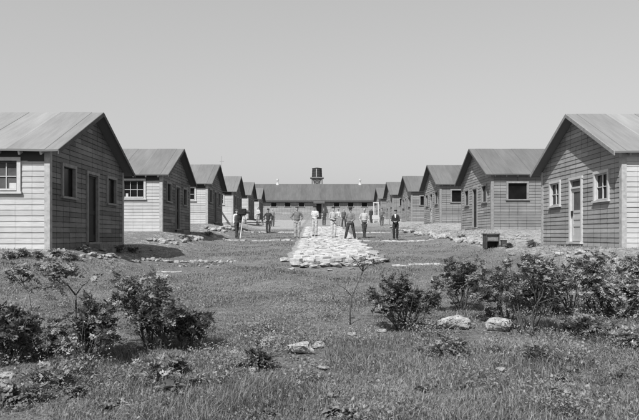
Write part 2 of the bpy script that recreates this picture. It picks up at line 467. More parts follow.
    def win_f(u0, u1, z0, z1, style):
        t = .09; mb = MB(); f = y0
        mb.box(X(u0 - .02), X(u0 + t - .02), f - .055, f + .04, z0, z1); mb.box(X(u1 - t + .02), X(u1 + .02), f - .055, f + .04, z0, z1)
        mb.box(X(u0 - .02), X(u1 + .02), f - .06, f + .04, z1, z1 + .085); mb.box(X(u0 - .05), X(u1 + .05), f - .085, f + .04, z0 - .055, z0)
        wn = mb.build('window', tf, root)
        mb = MB(); mb.box(X(u0), X(u1), f + .05, f + .06, z0, z1); mb.build('pane', M['glass'], wn)
        if style:
            mb = MB(); ia, ib = u0 + t - .02, u1 - t + .02
            for q in ((ia, ia + .04), (ib - .04, ib)): mb.box(X(q[0]), X(q[1]), f + .012, f + .045, z0, z1)
            for q in ((z0, z0 + .03), (z1 - .045, z1)): mb.box(X(ia), X(ib), f + .014, f + .043, q[0], q[1])
            sh_ = mb.build('sash', M['trim_dark'], wn)
            mb = MB(); zc = (z0 + z1) / 2
            mb.box(X(ia + .04), X(ib - .04), f + .02, f + .042, zc - .009, zc + .009); mb.box(X(ia + .04), X(ib - .04), f + .01, f + .04, z0 + .032, z0 + .075)
            for qq in (1 / 3, 2 / 3):
                m2 = ia + (ib - ia) * qq; mb.box(X(m2 - .010), X(m2 + .010), f + .018, f + .044, z0 + .075, z1 - .045)
            mb.build('glazing_bars', M[style], sh_)
            if opt.get('curtain'):
                mb = MB(); mb.box(X(ia), X(ib), f + .046, f + .049, z0, z1); mb.build('curtain', M['curtain'], wn)
            if opt.get('note'):
                mb = MB(); na = ia + .04 if opt['note'] == 1 else ib - .19; mb.box(X(na), X(na + (.19 if opt['note'] == 1 else .1)), f + .0445, f + .0455, z0 + .08, z0 + .22); mb.build('window_card', M['trim_white'], wn)
    win_g(*w1, *wz, opt.get('sash_g')); win_g(*w2, *wz, opt.get('sash_g'))
    for f in fw[:(2 if i == 0 else 1)]: win_f(*f, *fz, opt.get('sash_f'))
    # door with frame
    a, b = y0 + dr[0], y0 + dr[1]
    mb = MB(); t = .085
    mb.box(X(-.055), X(.05), a, a + t, dz[0] - .02, dz[1]); mb.box(X(-.055), X(.05), b - t, b, dz[0] - .02, dz[1])
    mb.box(X(-.058), X(.05), a - .02, b + .02, dz[1], dz[1] + .08); mb.box(X(-.12), X(.05), a - .03, b + .03, dz[0] - .09, dz[0] - .021)
    mb.box(X(-.01), X(.05), a, b, -.4, dz[0] - .091)
    dm = M[opt['door']]
    if opt['door'] == 'door_light': mb.box(X(-.02), X(.05), a + t, b - t, 1.83, 1.89)
    fr = mb.build('door_frame', tg if opt['door'] == 'door_light' else M['trim_grey'], root)
    mb = MB(); ia, ib = a + t + .003, b - t - .003; ztop = 1.825 if opt['door'] == 'door_light' else dz[1] - .003
    mb.box(X(.045), X(.06), ia, ib, dz[0], ztop)
    if opt['door'] == 'door_light':
        for q in ((ia, ia + .1), (ib - .1, ib)): mb.box(X(.025), X(.044), q[0], q[1], dz[0], ztop)
        for q in ((dz[0], dz[0] + .18), (.62, .70), (.84, .92), (1.06, 1.14), (ztop - .1, ztop)): mb.box(X(.027), X(.044), ia + .1, ib - .1, q[0], q[1])
        dd = mb.build('door', dm, root)
        mb = MB(); mb.box(X(.04), X(.0435), ia + .1, ib - .1, 1.14, ztop - .1); mb.build('door_glass', M['curtain'], dd)
        mb = MB(); mb.box(X(.045), X(.05), a + t, b - t, 1.89, dz[1]); mb.build('transom', M['curtain'], fr)
        mb = MB(); mb.box(X(-.035), X(.025), ib - .085, ib - .035, .98, 1.13, mi=0); mb.build('door_handle', M['door_dark'], dd)
    else:
        for q in ((ia, ia + .09), (ib - .09, ib)): mb.box(X(.025), X(.044), q[0], q[1], dz[0], ztop)
        for q in ((dz[0], dz[0] + .2), (.95, 1.07), (ztop - .1, ztop)): mb.box(X(.027), X(.044), ia + .09, ib - .09, q[0], q[1])
        dd = mb.build('door', dm, root)
        mb = MB(); mb.box(X(-.02), X(.025), ia + .02, ia + .06, 1.02, 1.06); mb.build('door_handle', M['metal'], dd)
    # steps
    mb = MB()
    if sg < 0:
        mb.box(X(-.44), X(-.125), a - .08, b + .08, -.5, .09); mb.box(X(-.78), X(-.445), a - .05, b + .05, -.6, -.04)
        mb.build('steps', M['mid_wood'], root)
    else:
        mb.box(X(-.40), X(-.125), a - .06, b + .06, -.02, .05); mb.box(X(-.37), X(-.15), a, b, -.4, -.022)
        mb.build('steps', M['dark_wood'], root)
    return root

NUM = ['nearest', 'second', 'third', 'fourth', 'fifth', 'farthest']
LP = [3.95] * 6; RPk = [4.2] * 6
for i in range(6):
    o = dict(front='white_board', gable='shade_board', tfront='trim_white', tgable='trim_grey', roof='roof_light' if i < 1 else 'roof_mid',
             door='door_dark', sash_f='trim_white', note=(2 if i == 1 else 1 if i == 0 else 0), curtain=(i == 0), corner='trim_mid')
    o['label'] = ['nearest cabin of the left row, at the left edge, steps at its door',
                  'second cabin of the left row, whitish front with one small-paned window and card in it',
                  'third cabin of the left row, with a thin mast above its ridge',
                  'fourth cabin of the left row, with the dark plank leaning by its corner',
                  'fifth cabin of the left row, behind the low dark bench',
                  'farthest and smallest cabin of the left row, in front of the long barracks'][i]
    cabin('L', i, LC[i], LB[i], 3.95, .49, o)
for i in range(6):
    o = dict(front='white_board' if i == 0 else 'mid_board', gable='pale_board' if i == 0 else 'pale_board', tfront='trim_grey', tgable='trim_white' if i == 0 else 'trim_dark',
             roof='roof_light' if i == 0 else 'roof_dark', door='door_light' if i in (0, 2) else 'door_dark', corner='trim_mid' if i == 0 else 'trim_grey',
             sash_g='trim_white' if i == 0 else None, patch=(i == 0))
    if i == 0: o['tgable'] = 'trim_white'
    else: o['tgable'] = 'trim_grey'; o['tfront'] = 'trim_grey'
    o['label'] = ['nearest cabin of the right row, light panelled door between two white-framed windows',
                  'second cabin of the right row, with a wide dark front window, crate standing before it',
                  'third cabin of the right row, with a light door in its gable',
                  'fourth cabin of the right row, grey, dark door above the stone edging',
                  'fifth cabin of the right row, mostly hidden by the fourth',
                  'farthest and smallest cabin of the right row, beside the end of the barracks'][i]
    cabin('R', i, RC[i], RB[i], 4.2, .52, o)

# ------------------------------------------------------------------ long barracks at the back
def barracks():
    YB = 86.0; zb = 3.89
    root = empty('barracks', (0, YB, zb), 'long low barracks closing the far end of the lane, row of small dark windows', 'barracks')
    x0, x1, D, he, hr = -14.5, 16.0, 8.2, 2.92, 5.5
    wx = [Xof(p, YB) for p in (260.0, 273.8, 287.7, 301.5, 336.5, 350.7, 364.4, 378.2)]
    dx = Xof(319, YB)
    rnd = random.Random(5)
    holes = [(q - .42 - x0, q + .42 - x0, 1.95, 2.55) for q in wx] + [(dx - .42 - x0, dx + .42 - x0, .1, 2.3)]
    mb = MB(); board_wall(mb, (x0, 0, 0), (1, 0, 0), (0, -1, 0), x1 - x0, he, holes, rnd)
    mb.build('front_wall', M['pale_board'], root)
    mb = MB(); mb.box(x0, x1, .05, D, -.4, he - .02)
    mb.build('rear_wall', M['mid_board'], root)
    mb = MB(); mb.box(x0, dx - .5, -.05, -.022, -.4, .82); mb.box(dx + .5, x1, -.05, -.022, -.4, .82); mb.build('skirting', M['trim_grey'], root)
    for s in (-1, 1):
        mb = MB(); k = x0 - .4
        while k < x1 + .4:
            e = k + .92; yy = -.45 if s < 0 else D + .45; m = D / 2; ze = he - .1
            mb.quad([(k, m, hr), (e, m, hr), (e, yy, ze), (k, yy, ze)], rnd.random(), [(k, 0), (e, 0), (e, 4.5), (k, 4.5)])
            mb.quad([(k, m, hr - .08), (e, m, hr - .08), (e, yy, ze - .08), (k, yy, ze - .08)], 0)
            mb.quad([(k, yy, ze), (e, yy, ze), (e, yy, ze - .08), (k, yy, ze - .08)], 0)
            k = e
        mb.build('roof', M['roof_barracks'], root)
    mb = MB(); mb.box(x0 - .4, x1 + .4, -.48, -.455, he - .34, he - .12); mb.box(x0, x1, -.44, -.03, he - .36, he - .33); mb.build('eave_board', M['trim_dark'], root)
    for q in wx:
        mb = MB(); mb.box(q - .5, q - .38, -.07, .02, 1.93, 2.52); mb.box(q + .38, q + .5, -.07, .02, 1.93, 2.52); mb.box(q - .5, q + .5, -.08, .02, 1.87, 1.93)
        wn = mb.build('window', M['trim_grey'], root)
        mb = MB(); mb.box(q - .38, q + .38, .0, .03, 1.93, 2.56); mb.build('pane', M['glass'], wn)
    mb = MB(); mb.box(dx - .5, dx - .38, -.08, .02, 0, 2.3); mb.box(dx + .38, dx + .5, -.08, .02, 0, 2.3); fr = mb.build('door_frame', M['trim_white'], root)
    mb = MB(); mb.box(dx - .38, dx + .38, .0, .03, 0, 2.3); mb.build('door', M['door_dark'], root)
    mb = MB(); mb.quad([(dx - .8, -.5, 2.7), (dx + .8, -.5, 2.7), (dx + .8, -1.0, 2.42), (dx - .8, -1.0, 2.42)]); mb.box(dx - .8, dx + .8, -1.03, -1.0, 2.3, 2.44)
    mb.build('porch_hood', M['trim_dark'], root)
    for q in (277.5, 360.0):
        X_ = Xof(q, 90); mb = MB()
        mb.tube([(X_, D / 2, hr - .3), (X_, D / 2, hr + .45)], [.13, .12], 10); mb.tube([(X_, D / 2, hr + .45), (X_, D / 2, hr + .5), (X_, D / 2, hr + .75)], [.11, .2, .16], 10)
        mb.tube([(X_, D / 2, hr - .2), (X_, D / 2, hr + .12)], [.3, .2], 10)
        mb.build('chimney_pipe', M['trim_white'], root)
barracks()

def water_tower():
    Y = 93.0; x = Xof(317, Y); zg = Hf(x, Y)
    root = empty('water_tower', (x, Y, zg), 'dark wooden water tank on a platform rising behind the barracks ridge', 'water tower')
    zp = EYE + (235 - 178.6) / F * Y - zg; zt = EYE + (235 - 168.6) / F * Y - zg
    for sx in (-1, 1):
        for sy in (-1, 1):
            mb = MB(); mb.beam((sx * 1.0, sy * .9, -.2), (sx * .72, sy * .7, zp - .02), .16); mb.build('leg', M['trim_grey'], root)
    mb = MB()
    for s in (-1, 1):
        mb.beam((-.74, s * .7, zp - 1.1), (.74, s * .7, zp - .1), .08); mb.beam((.74, s * .7, zp - 1.1), (-.74, s * .7, zp - .1), .08)
    mb.box(-.8, .8, -.78, .78, zp - 1.22, zp - 1.12)
    mb.build('brace', M['mid_wood'], root)
    mb = MB(); mb.box(-1.05, 1.05, -1.0, 1.0, zp, zp + .14); mb.build('platform', M['mid_wood'], root)
    mb = MB(); mb.tube([(0, 0, zp - 1.1), (0, 0, zp - .75), (0, 0, zp - .02)], [.3, .52, .6], 16); mb.build('drum', M['trim_white'], root, True)
    mb = MB(); n = 22
    for k in range(n):
        t0, t1 = 2 * math.pi * k / n, 2 * math.pi * (k + .96) / n; r0, r1 = .80, .74
        P = lambda t, r, z: (r * math.cos(t), r * math.sin(t), z)
        mb.quad([P(t0, r0, zp + .14), P(t1, r0, zp + .14), P(t1, r1, zt), P(t0, r1, zt)], random.random())
    mb.tube([(0, 0, zp + .15), (0, 0, zt - .03)], [.77, .72], 22)
    for z in (.35, .75, 1.15): mb.tube([(0, 0, zp + z), (0, 0, zp + z + .05)], [.815 - z * .03, .815 - z * .03], 22)
    tk = mb.build('tank', M['tank'], root)
    mb = MB(); mb.tube([(0, 0, zt), (0, 0, zt + .03), (0, 0, zt + .14)], [.80, .80, .2], 22); mb.build('lid', M['tank'], tk)
    mb = MB(); mb.box(-.13, -.04, -.84, -.815, zp + .2, zt - .12); mb.build('pale_strip', M['trim_white'], tk)  # narrow pale upright strip on the near side of the tank
water_tower()

# ------------------------------------------------------------------ lane: paved path and kerbs
def irregular(cx, cy, rx, ry, rnd, n=7, rot=0):
    pts = []
    for k in range(n):
        t = 2 * math.pi * (k + rnd.uniform(-.25, .25)) / n; r = rnd.uniform(.8, 1.05)
        x, y = math.cos(t) * rx * r, math.sin(t) * ry * r
        pts.append((cx + x * math.cos(rot) - y * math.sin(rot), cy + x * math.sin(rot) + y * math.cos(rot)))
    return pts
def path():
    rnd = random.Random(21); mb = MB()
    # mortar bed raised above the grass at the near end, running up the lane to the barracks
    ys = list(np.arange(18.9, 32, .5)) + list(np.arange(32, 85.5, 2))
    XA, XB = -.90, 2.22
    def zz(x, y): return float(lane(y)) + .05 * (1 - float(sstep(18.5, 30, y))) + .03 + .012 * math.sin(x * 4 + y * 2.3)
    xs = list(np.linspace(XA, XB, 12))
    def xe(x, y): return x * (1 + .015 * math.sin(y * 2.2 + x)) + .05 * math.sin(y * 1.7 + (x > 0) * 2)
    for a, b in zip(ys[:-1], ys[1:]):
        for p, q in zip(xs[:-1], xs[1:]):
            mb.quad([(xe(p, a), a, zz(p, a)), (xe(q, a), a, zz(q, a)), (xe(q, b), b, zz(q, b)), (xe(p, b), b, zz(p, b))], .3, mi=1)
        for e in (XA, XB):
            mb.quad([(xe(e, a), a, zz(e, a)), (xe(e, b), b, zz(e, b)), (xe(e, b), b, float(lane(b)) - .1), (xe(e, a), a, float(lane(a)) - .1)], .3, mi=1)
    a = ys[0]
    mb.quad([(xe(XA, a), a, zz(XA, a)), (xe(XB, a), a, zz(XB, a)), (xe(XB, a), a, float(lane(a)) - .1), (xe(XA, a), a, float(lane(a)) - .1)], .3, mi=1)
    # flat irregular stones laid in it
    y = 18.6
    while y < 52:
        x = XA + .15
        while x < XB - .1:
            r = rnd.uniform(.16, .32); cx, cy = x + r, y + rnd.uniform(-.12, .12)
            if cx + r * .6 < XB + .12 and rnd.random() > (.25 if y < 19.6 else .04):
                h = rnd.uniform(.010, .05) * (1.6 if y < 22 else .6 if y < 34 else .35); z0 = zz(cx, cy); tn = rnd.random()
                tx, ty = rnd.uniform(-.05, .05), rnd.uniform(-.07, .05)
                pts = irregular(cx, cy, r, rnd.uniform(.16, .27), rnd, rnd.choice((5, 6, 7)), rnd.uniform(0, 3))
                top = [(p[0], p[1], z0 + h + (p[0] - cx) * tx + (p[1] - cy) * ty) for p in pts]
                ins = [(cx + (p[0] - cx) * .86, cy + (p[1] - cy) * .86, p[2] + .012) for p in top]
                mb.quad(ins, tn)
                for k in range(len(pts)):
                    j = (k + 1) % len(pts); mb.quad([top[k], top[j], ins[j], ins[k]], tn)
                    mb.quad([(pts[k][0], pts[k][1], z0 - .06), (pts[j][0], pts[j][1], z0 - .06), top[j], top[k]], tn)
            x += r * 1.86 + rnd.uniform(-.03, .02)
        y += rnd.uniform(.32, .40)
    return tag(mb.build('path', [M['slab'], M['path_bed']]), kind='structure')
# tone-aware stone material
def slab_mat():
    q = NG('path_stone'); co = q.coords(); at = q.n('ShaderNodeAttribute', attribute_name='tone')
    t = q.ramp(at.outputs['Fac'], 0, 1, .84, 1.14); n1 = q.ramp(q.noise(co, 4, 6), .3, .7, .75, 1.18); n2 = q.ramp(q.noise(co, 26, 5), .3, .7, .85, 1.15)
    q.base(q.math('MULTIPLY', q.math('MULTIPLY', t, n1), q.math('MULTIPLY', n2, .37))); q.b.inputs['Roughness'].default_value = .9
    q.bump(q.noise(co, 22, 6), .8, .03); return q.m
M['slab'] = slab_mat(); M['path_bed'] = mat('path_bed', .21, .95, .4, 4, .8, 20)
path()

def kerb(px0, px1, py, hgt, wid, label, broken=0, seed=1, yo=0):
    """a low whitewashed kerb laid across the lane, made of short uneven lengths"""
    rnd = random.Random(seed); Y = Yof(py); mb = MB()
    x = Xof(px0, Y); xe = Xof(px1, Y)
    while x < xe:
        L = rnd.uniform(.10, .34); 
        if rnd.random() >= broken:
            y = Y + rnd.uniform(-.07, .07) + yo * (x - Xof(px0, Y)); z = Hf(x + L / 2, y); w_ = wid * rnd.uniform(.8, 1.15); h = hgt * rnd.uniform(.3, 1.3)
            m = Matrix.Translation((x + L / 2, y, z)) @ Euler((rnd.uniform(-.09, .09), rnd.uniform(-.08, .08), rnd.uniform(-.2, .2))).to_matrix().to_4x4()
            mb.box(-L / 2 * .98, L / 2 * .98, -w_ / 2, w_ / 2, -.12, h, rnd.random(), mtx=m)
        x += L
    o = mb.build('kerb', M['kerb']); tag(o, label, 'kerb', 'low whitewashed kerbs across the lane')
    o.modifiers.new('b', 'BEVEL').width = .012
kerb(205, 291, 240.6, .045, .5, 'pale kerb line left of the path, just below the row of standing men', .03, 1)
kerb(363, 437, 241.4, .045, .5, 'pale kerb line right of the path, ending below the man in the dark suit', .03, 2)
kerb(243, 295, 232.6, .05, .5, 'farther pale kerb line left of the path, behind the man in dark uniform', .1, 3)
kerb(352, 402, 232.9, .05, .5, 'farther pale kerb line right of the path, behind the men', .12, 4)
kerb(392, 470, 264.5, .035, .16, 'thin pale kerb in the grass right of the stone platform', .12, 5)
kerb(150, 176, 271.5, .02, .10, 'thin pale pole-like kerb lying in the grass on the left', .0, 6, -.1)

# ------------------------------------------------------------------ rocks
def rock_mesh(seed, m, flat=.6):
    bm = bmesh.new(); bmesh.ops.create_icosphere(bm, subdivisions=3, radius=.5); rnd = random.Random(seed)
    pl = [(Vector((rnd.gauss(0, 1), rnd.gauss(0, 1), rnd.gauss(0, 1))).normalized(), rnd.uniform(.24, .42)) for _ in range(9)]
    for v in bm.verts:
        for n_, d in pl:
            q = v.co.dot(n_)
            if q > d: v.co -= n_ * (q - d) * .92
        v.co += v.co.normalized() * (mnoise.noise(v.co * 4 + Vector((seed, 0, 0))) * .09 + mnoise.noise(v.co * 11 + Vector((seed, 3, 0))) * .04)
        v.co.z *= flat
    me = bpy.data.meshes.new('rock'); bm.to_mesh(me); bm.free(); me.materials.append(m)
    me.polygons.foreach_set('use_smooth', [False] * len(me.polygons)); return me
RK = [rock_mesh(s, M['rock'], random.uniform(.5, .85)) for s in range(9)]
RKD = [rock_mesh(s + 20, M['rock_dark'], random.uniform(.5, .8)) for s in range(4)]
nrock = 0; RPOS = []
def rock(x, y, s, label, group, rnd, sink=.12, dark=.15, lift=0, sy=None, cat='rock'):
    global nrock; nrock += 1
    me = rnd.choice(RKD) if rnd.random() < dark else rnd.choice(RK)
    RPOS.append((x, y, s))
    o = link('rock', me); o.location = (x, y, Hf(x, y) - s * sink + s * .25 + lift)
    o.scale = (s * rnd.uniform(.85, 1.3), s * (sy or rnd.uniform(.7, 1.1)), s * rnd.uniform(.8, 1.1))
    o.rotation_euler = (rnd.uniform(-.25, .25), rnd.uniform(-.25, .25), rnd.uniform(0, 6.3))
    return tag(o, label, cat, group)
rnd = random.Random(77)
def row(pts, n, smin, smax, jx, jy, label, group, dark=.15):
    """n rocks spread along a polyline of photo pixels"""
    P = [ground_at(*p) for p in pts]; seg = [math.dist(P[k], P[k + 1]) for k in range(len(P) - 1)]; T = sum(seg)
    for k in range(n):
        d = T * (k + rnd.uniform(.1, .9)) / n
        for a, L in enumerate(seg):
            if d <= L or a == len(seg) - 1: break
            d -= L
        t = d / L; x = P[a][0] + (P[a + 1][0] - P[a][0]) * t; y = P[a][1] + (P[a + 1][1] - P[a][1]) * t
        rock(x + rnd.uniform(-jx, jx), y + rnd.uniform(-jy, jy), rnd.uniform(smin, smax), label, group, rnd, dark=dark)
row([(150, 240), (172, 243), (198, 238)], 26, .14, .38, .25, .35, 'pale rock in the pile below the second left cabin', 'pale rocks below the second left cabin')
row([(205, 229), (222, 231), (233, 229)], 22, .25, .5, .2, .5, 'pale rock in the heap before the third left cabin', 'pale rocks before the third left cabin')
row([(75, 262), (120, 259), (160, 260)], 18, .06, .2, .15, .2, 'small pale stone in the broken line in front of the nearest left cabin', 'line of small stones before the nearest left cabin', .4)
row([(150, 260), (200, 262), (238, 262)], 34, .08, .2, .06, .08, 'small pale stone in the line across the grass left of the path', 'line of small stones left of the path', .1)
row([(160, 266), (220, 267)], 14, .05, .12, .3, .3, 'scattered pebble in the grass below the left line of stones', 'scattered pebbles left of the path', .2)
row([(404, 231), (425, 235), (446, 240), (468, 243)], 46, .22, .5, .25, .5, 'pale rock of the edging below the third and fourth right cabins', 'pale rocks edging the right bank')
row([(460, 241), (480, 244), (505, 245)], 30, .16, .42, .25, .3, 'pale rock of the edging beside the dark crate', 'pale rocks beside the crate')
row([(380, 228), (392, 228), (404, 230)], 12, .2, .4, .2, .6, 'pale rock far down the right bank edge', 'pale rocks far down the right bank')
row([(500, 240), (530, 237), (545, 236)], 14, .1, .25, .3, .3, 'small pale rock below the front wall of the second right cabin', 'rocks below the front wall of the second right cabin')
row([(515, 254), (560, 254), (600, 259), (639, 264)], 34, .12, .34, .3, .35, 'pale rock in the heap behind the right-hand bushes', 'pale boulders behind the right bushes', .45)
row([(92, 256), (101, 258), (112, 256)], 9, .12, .26, .1, .12, 'pale rock by the steps of the nearest left cabin', 'pale rocks by the nearest left steps', .1)
row([(70, 253), (120, 250), (180, 250)], 12, .1, .22, .3, .3, 'dull rock lying in the shadow of the nearest left cabin', 'dull rocks in the shadow of the nearest left cabin', .8)
# slabs along the broken near edge of the paved path
for k, (px, py, s) in enumerate([(286, 262, .42), (297, 266, .35), (306, 267, .4), (314, 268, .33), (325, 267, .42), (336, 267, .4), (346, 266, .36), (357, 266, .34), (368, 265, .42), (377, 263, .4), (384, 262, .36), (291, 270, .2), (330, 271, .18), (350, 270, .2)]):
    x, y = ground_at(px, py); o = rock(x, y, s * 1.1, 'flat slab at the broken near edge of the paved path', 'slabs at the near edge of the path', rnd, .12, .1); o.scale.z *= .55
# single rocks in the foreground grass
def single(px, py, s, label, sy=None, flat=.8, dark=0):
    x, y = ground_at(px, py); o = rock(x, y, s, label, None, rnd, .07, dark, sy=sy); o.scale = (s * 1.15, s * .85, s * flat * 1.15); o.rotation_euler = (rnd.uniform(-.1, .1), rnd.uniform(-.1, .1), rnd.uniform(-.6, .6)); return o
single(302, 354, .36, 'pale flat rock in the grass at bottom centre, larger of the pair', .2)
single(270, 347, .26, 'pale upright rock in the grass left of the flat rock at bottom centre', .12, 1.1)
single(318, 348, .16, 'small pale rock just right of the flat rock at bottom centre')
single(323, 370, .12, 'thin pale stone in the grass below the flat rock at bottom centre', .08, .5)
single(453, 329, .46, 'large pale boulder at the foot of the tall right-centre shrub', .3)
single(499, 331, .40, 'low pale boulder in front of the big leafy right bush', .3, .9)
single(382, 333, .13, 'small pale rock left of the low spiky bush', .1)
single(352, 336, .12, 'small pale rock at the foot of the thin sapling')
single(255, 372, .10, 'small half-buried rock in the bottom left centre grass')
single(234, 354, .10, 'small pale rock half hidden near the bottom left plants')
single(6, 378, .15, 'pale rock at the left edge under the dark bush', .15, .5)
single(501, 372, .12, 'small pale rock in the grass below the big right bush')

# ------------------------------------------------------------------ plants
class Leaves:
    def __init__(s): s.V = []; s.T = []
    def leaflet(s, p, d, nrm, L, W, tone):
        side = d.cross(nrm).normalized() * W; tip = p + d * L + nrm * (-.12 * L); mid = p + d * (L * .45)
        s.V.append([p, mid + side - nrm * W * .25, tip, mid - side - nrm * W * .25]); s.T.append(tone)
    def build(s, name, m, parent):
        V = np.array([[tuple(q) for q in f] for f in s.V], dtype=np.float32).reshape(-1, 3)
        Fa = np.arange(len(V)).reshape(-1, 4); me = np_mesh(name, V, Fa, m, False)
        a = me.attributes.new('tone', 'FLOAT', 'FACE'); a.data.foreach_set('value', np.array(s.T, dtype=np.float32))
        return link(name, me, parent)
def rv(rnd, z=0): return Vector((rnd.gauss(0, 1), rnd.gauss(0, 1), rnd.gauss(0, 1) + z)).normalized()
def compound(L, p, d, length, n, ls, rnd, tone):
    """a pinnate leaf: leaflets in pairs along a drooping midrib"""
    nrm = (Vector((0, 0, 1)) - d * d.z * .9 + rv(rnd) * .7).normalized(); side = d.cross(nrm).normalized()
    for k in range(n):
        t = (k + .6) / n; q = p + d * length * t - Vector((0, 0, 1)) * length * .35 * t * t
        for sd in (-1, 1):
            dd = (side * sd + d * .55 - Vector((0, 0, .15)) + rv(rnd) * .18).normalized()
            L.leaflet(q, dd, nrm, ls * rnd.uniform(.75, 1.15) * (1 - .3 * t), ls * .27, tone + rnd.uniform(-.3, .3))
    q = p + d * length - Vector((0, 0, 1)) * length * .35; L.leaflet(q, d, nrm, ls * .9, ls * .24, tone)
def grow(mb, L, p, d, length, r, depth, rnd, S):
    """recursive stem; leaf rosettes at the tips"""
    pts = [p]; rad = [r]; q = p.copy(); dd = d.copy(); n = 4
    for k in range(n):
        dd = (dd + rv(rnd) * S['bend'] + Vector((0, 0, S['up']))).normalized(); q = q + dd * length / n; pts.append(q.copy()); rad.append(r * (1 - .45 * (k + 1) / n))
    mb.tube(pts, rad, 5)
    if depth == 0:
        for _ in range(S['ros']):
            a = rnd.uniform(0, 6.28); od = Vector((math.cos(a), math.sin(a), rnd.uniform(-.7, 1.6))).normalized()
            compound(L, q - dd * rnd.uniform(0, length * .5), od, S['ll'] * rnd.uniform(.6, 1.15), S['nl'], S['ls'], rnd, rnd.uniform(.1, .9))
        return
    if rnd.random() < S['mid']:
        for _ in range(3):
            a = rnd.uniform(0, 6.28); od = Vector((math.cos(a), math.sin(a), .3)).normalized()
            compound(L, pts[2], od, S['ll'] * .8, S['nl'], S['ls'], rnd, rnd.uniform(.1, .8))
    for _ in range(rnd.choice(S['br'])):
        nd = (dd + rv(rnd, .25) * S['spread']).normalized(); grow(mb, L, q if _ == 0 else pts[rnd.choice((2, 3, 4))], nd, length * rnd.uniform(.55, .85), r * .6, depth - 1, rnd, S)
BASE = dict(bend=.28, up=.09, ros=6, ll=.085, nl=3, ls=.05, br=(2, 3, 3), mid=.12, spread=.75)
def shrub(name, px, py, h, w_, stems, label, cat='shrub', seed=1, depth=3, lean=(0, 0), leafm='leaf', stemm='stem_dark', r=.012, group=None, low=0, **kw):
    S = dict(BASE); S.update(kw); rnd = random.Random(seed)
    x, y = ground_at(px, py); root = empty(name, (x, y, Hf(x, y)), label, cat, group)
    mb = MB(); L = Leaves(); tot = sum(.7 ** k for k in range(depth + 1))
    for k in range(stems):
        a = rnd.uniform(0, 6.28); o = Vector((math.cos(a), math.sin(a), 0)) * rnd.uniform(0, w_ * .22)
        mb.tube([(0, 0, -.07), o - Vector((0, 0, .03))], [r * 1.2, r], 5)
        d = Vector((lean[0] + math.cos(a) * w_ / h * rnd.uniform(.15, .6), lean[1] + math.sin(a) * w_ / h * rnd.uniform(.15, .6), 1)).normalized()
        grow(mb, L, o - Vector((0, 0, .03)), d, h / tot * rnd.uniform(.75, 1.05), r * rnd.uniform(.8, 1.2), depth, rnd, S)
    for k in range(low):                              # leafy growth low down
        a = rnd.uniform(0, 6.28); q = Vector((math.cos(a), math.sin(a), 0)) * w_ * .5 * math.sqrt(rnd.random()); q.z = rnd.uniform(.03, h * .6)
        compound(L, q, rv(rnd, .5), S['ll'], S['nl'], S['ls'], rnd, rnd.uniform(.1, .8))
    for k in range(stems):                            # a few bare twigs rising out of the leaves
        a = rnd.uniform(0, 6.28); q = Vector((math.cos(a) * w_ * .1, math.sin(a) * w_ * .1, 0)); e = Vector((math.cos(a) * w_ * .5, math.sin(a) * w_ * .5, h * rnd.uniform(.6, 1.05)))
        m1 = q.lerp(e, .5) + Vector((rnd.uniform(-.04, .04), rnd.uniform(-.04, .04), .04)); mb.tube([(0, 0, -.05), q, m1, e], [r * .7, r * .7, r * .4, .0015], 5)
    mb.build('stem', M[stemm], root, True); L.build('foliage', M[leafm], root); return root
# left group
def drawn_sapling(px, py, label, trunks, tips, stemm, leafm, seed, nl=11, ll=.10, ls=.055):
    """stems as polylines of (pixel x, pixel y, depth offset, radius) at the depth of the foot; leaf rosettes round the tips"""
    x, y = ground_at(px, py); root = empty('sapling', (x, y, Hf(x, y)), label, 'sapling')
    mb = MB(); L = Leaves(); k = y / F; rnd = random.Random(seed)
    P = lambda a, b, dy=0: Vector(((a - px) * k, dy, (py - b) * k))
    for t in trunks: mb.tube([P(q[0], q[1], q[2]) for q in t], [q[3] for q in t], 6)
    for (fx, fy, fd), (tx, ty) in tips:
        td = fd + rnd.uniform(-.14, .14)
        mb.tube([P(fx, fy, fd), P((fx + tx) / 2 + rnd.uniform(-1, 1), (fy + ty) / 2 + 1.5, (fd + td) / 2), P(tx, ty, td)], [.006, .0045, .003], 5)
        for _ in range(nl):
            a = rnd.uniform(0, 6.28); compound(L, P(tx, ty, td) + rv(rnd) * .045, Vector((math.cos(a), math.sin(a), rnd.uniform(-.7, .9))).normalized(), ll * rnd.uniform(.6, 1.1), 3, ls, rnd, rnd.uniform(0, 1))
    mb.build('stem', M[stemm], root, True); L.build('foliage', M[leafm], root)
drawn_sapling(39, 352, 'leaning sapling at far left with pale bare stem and leafy top',
    [[(39, 354, 0, .014), (36, 332, .02, .012), (31, 314, .03, .011), (28, 297, .02, .010), (23, 283, 0, .008)]],
    [((28, 297, .02), (34, 290)), ((23, 283, 0), (8, 274)), ((23, 283, 0), (14, 277)), ((23, 283, 0), (20, 272)), ((23, 283, 0), (27, 276)), ((23, 283, 0), (34, 270)), ((23, 283, 0), (40, 264)), ((23, 283, 0), (25, 268)), ((23, 283, 0), (17, 268))], 'stem', 'leaf', 4)
drawn_sapling(73, 366, 'forked sapling with Y-shaped stem right of the leaning sapling at far left',
    [[(73, 368, 0, .014), (76, 339, .02, .012), (75, 318, .03, .012), (75, 296, .02, .010)], [(75, 296, .02, .010), (68, 286, .0, .008), (60, 279, -.03, .007)], [(75, 296, .02, .008), (81, 287, .03, .006), (90, 279, .05, .004)]],
    [((60, 279, -.03), t) for t in ((46, 272), (52, 265), (58, 260), (64, 256), (70, 262), (75, 270), (60, 268), (52, 276), (67, 275), (64, 285))] + [((90, 279, .05), (93, 275))], 'stem_dark', 'leaf', 5)
shrub('bush', 84, 366, .74, .46, 7, 'dark leggy bush behind the forked sapling on the left', 'bush', 15, 3, (0, 0), 'leaf_dark', low=35)
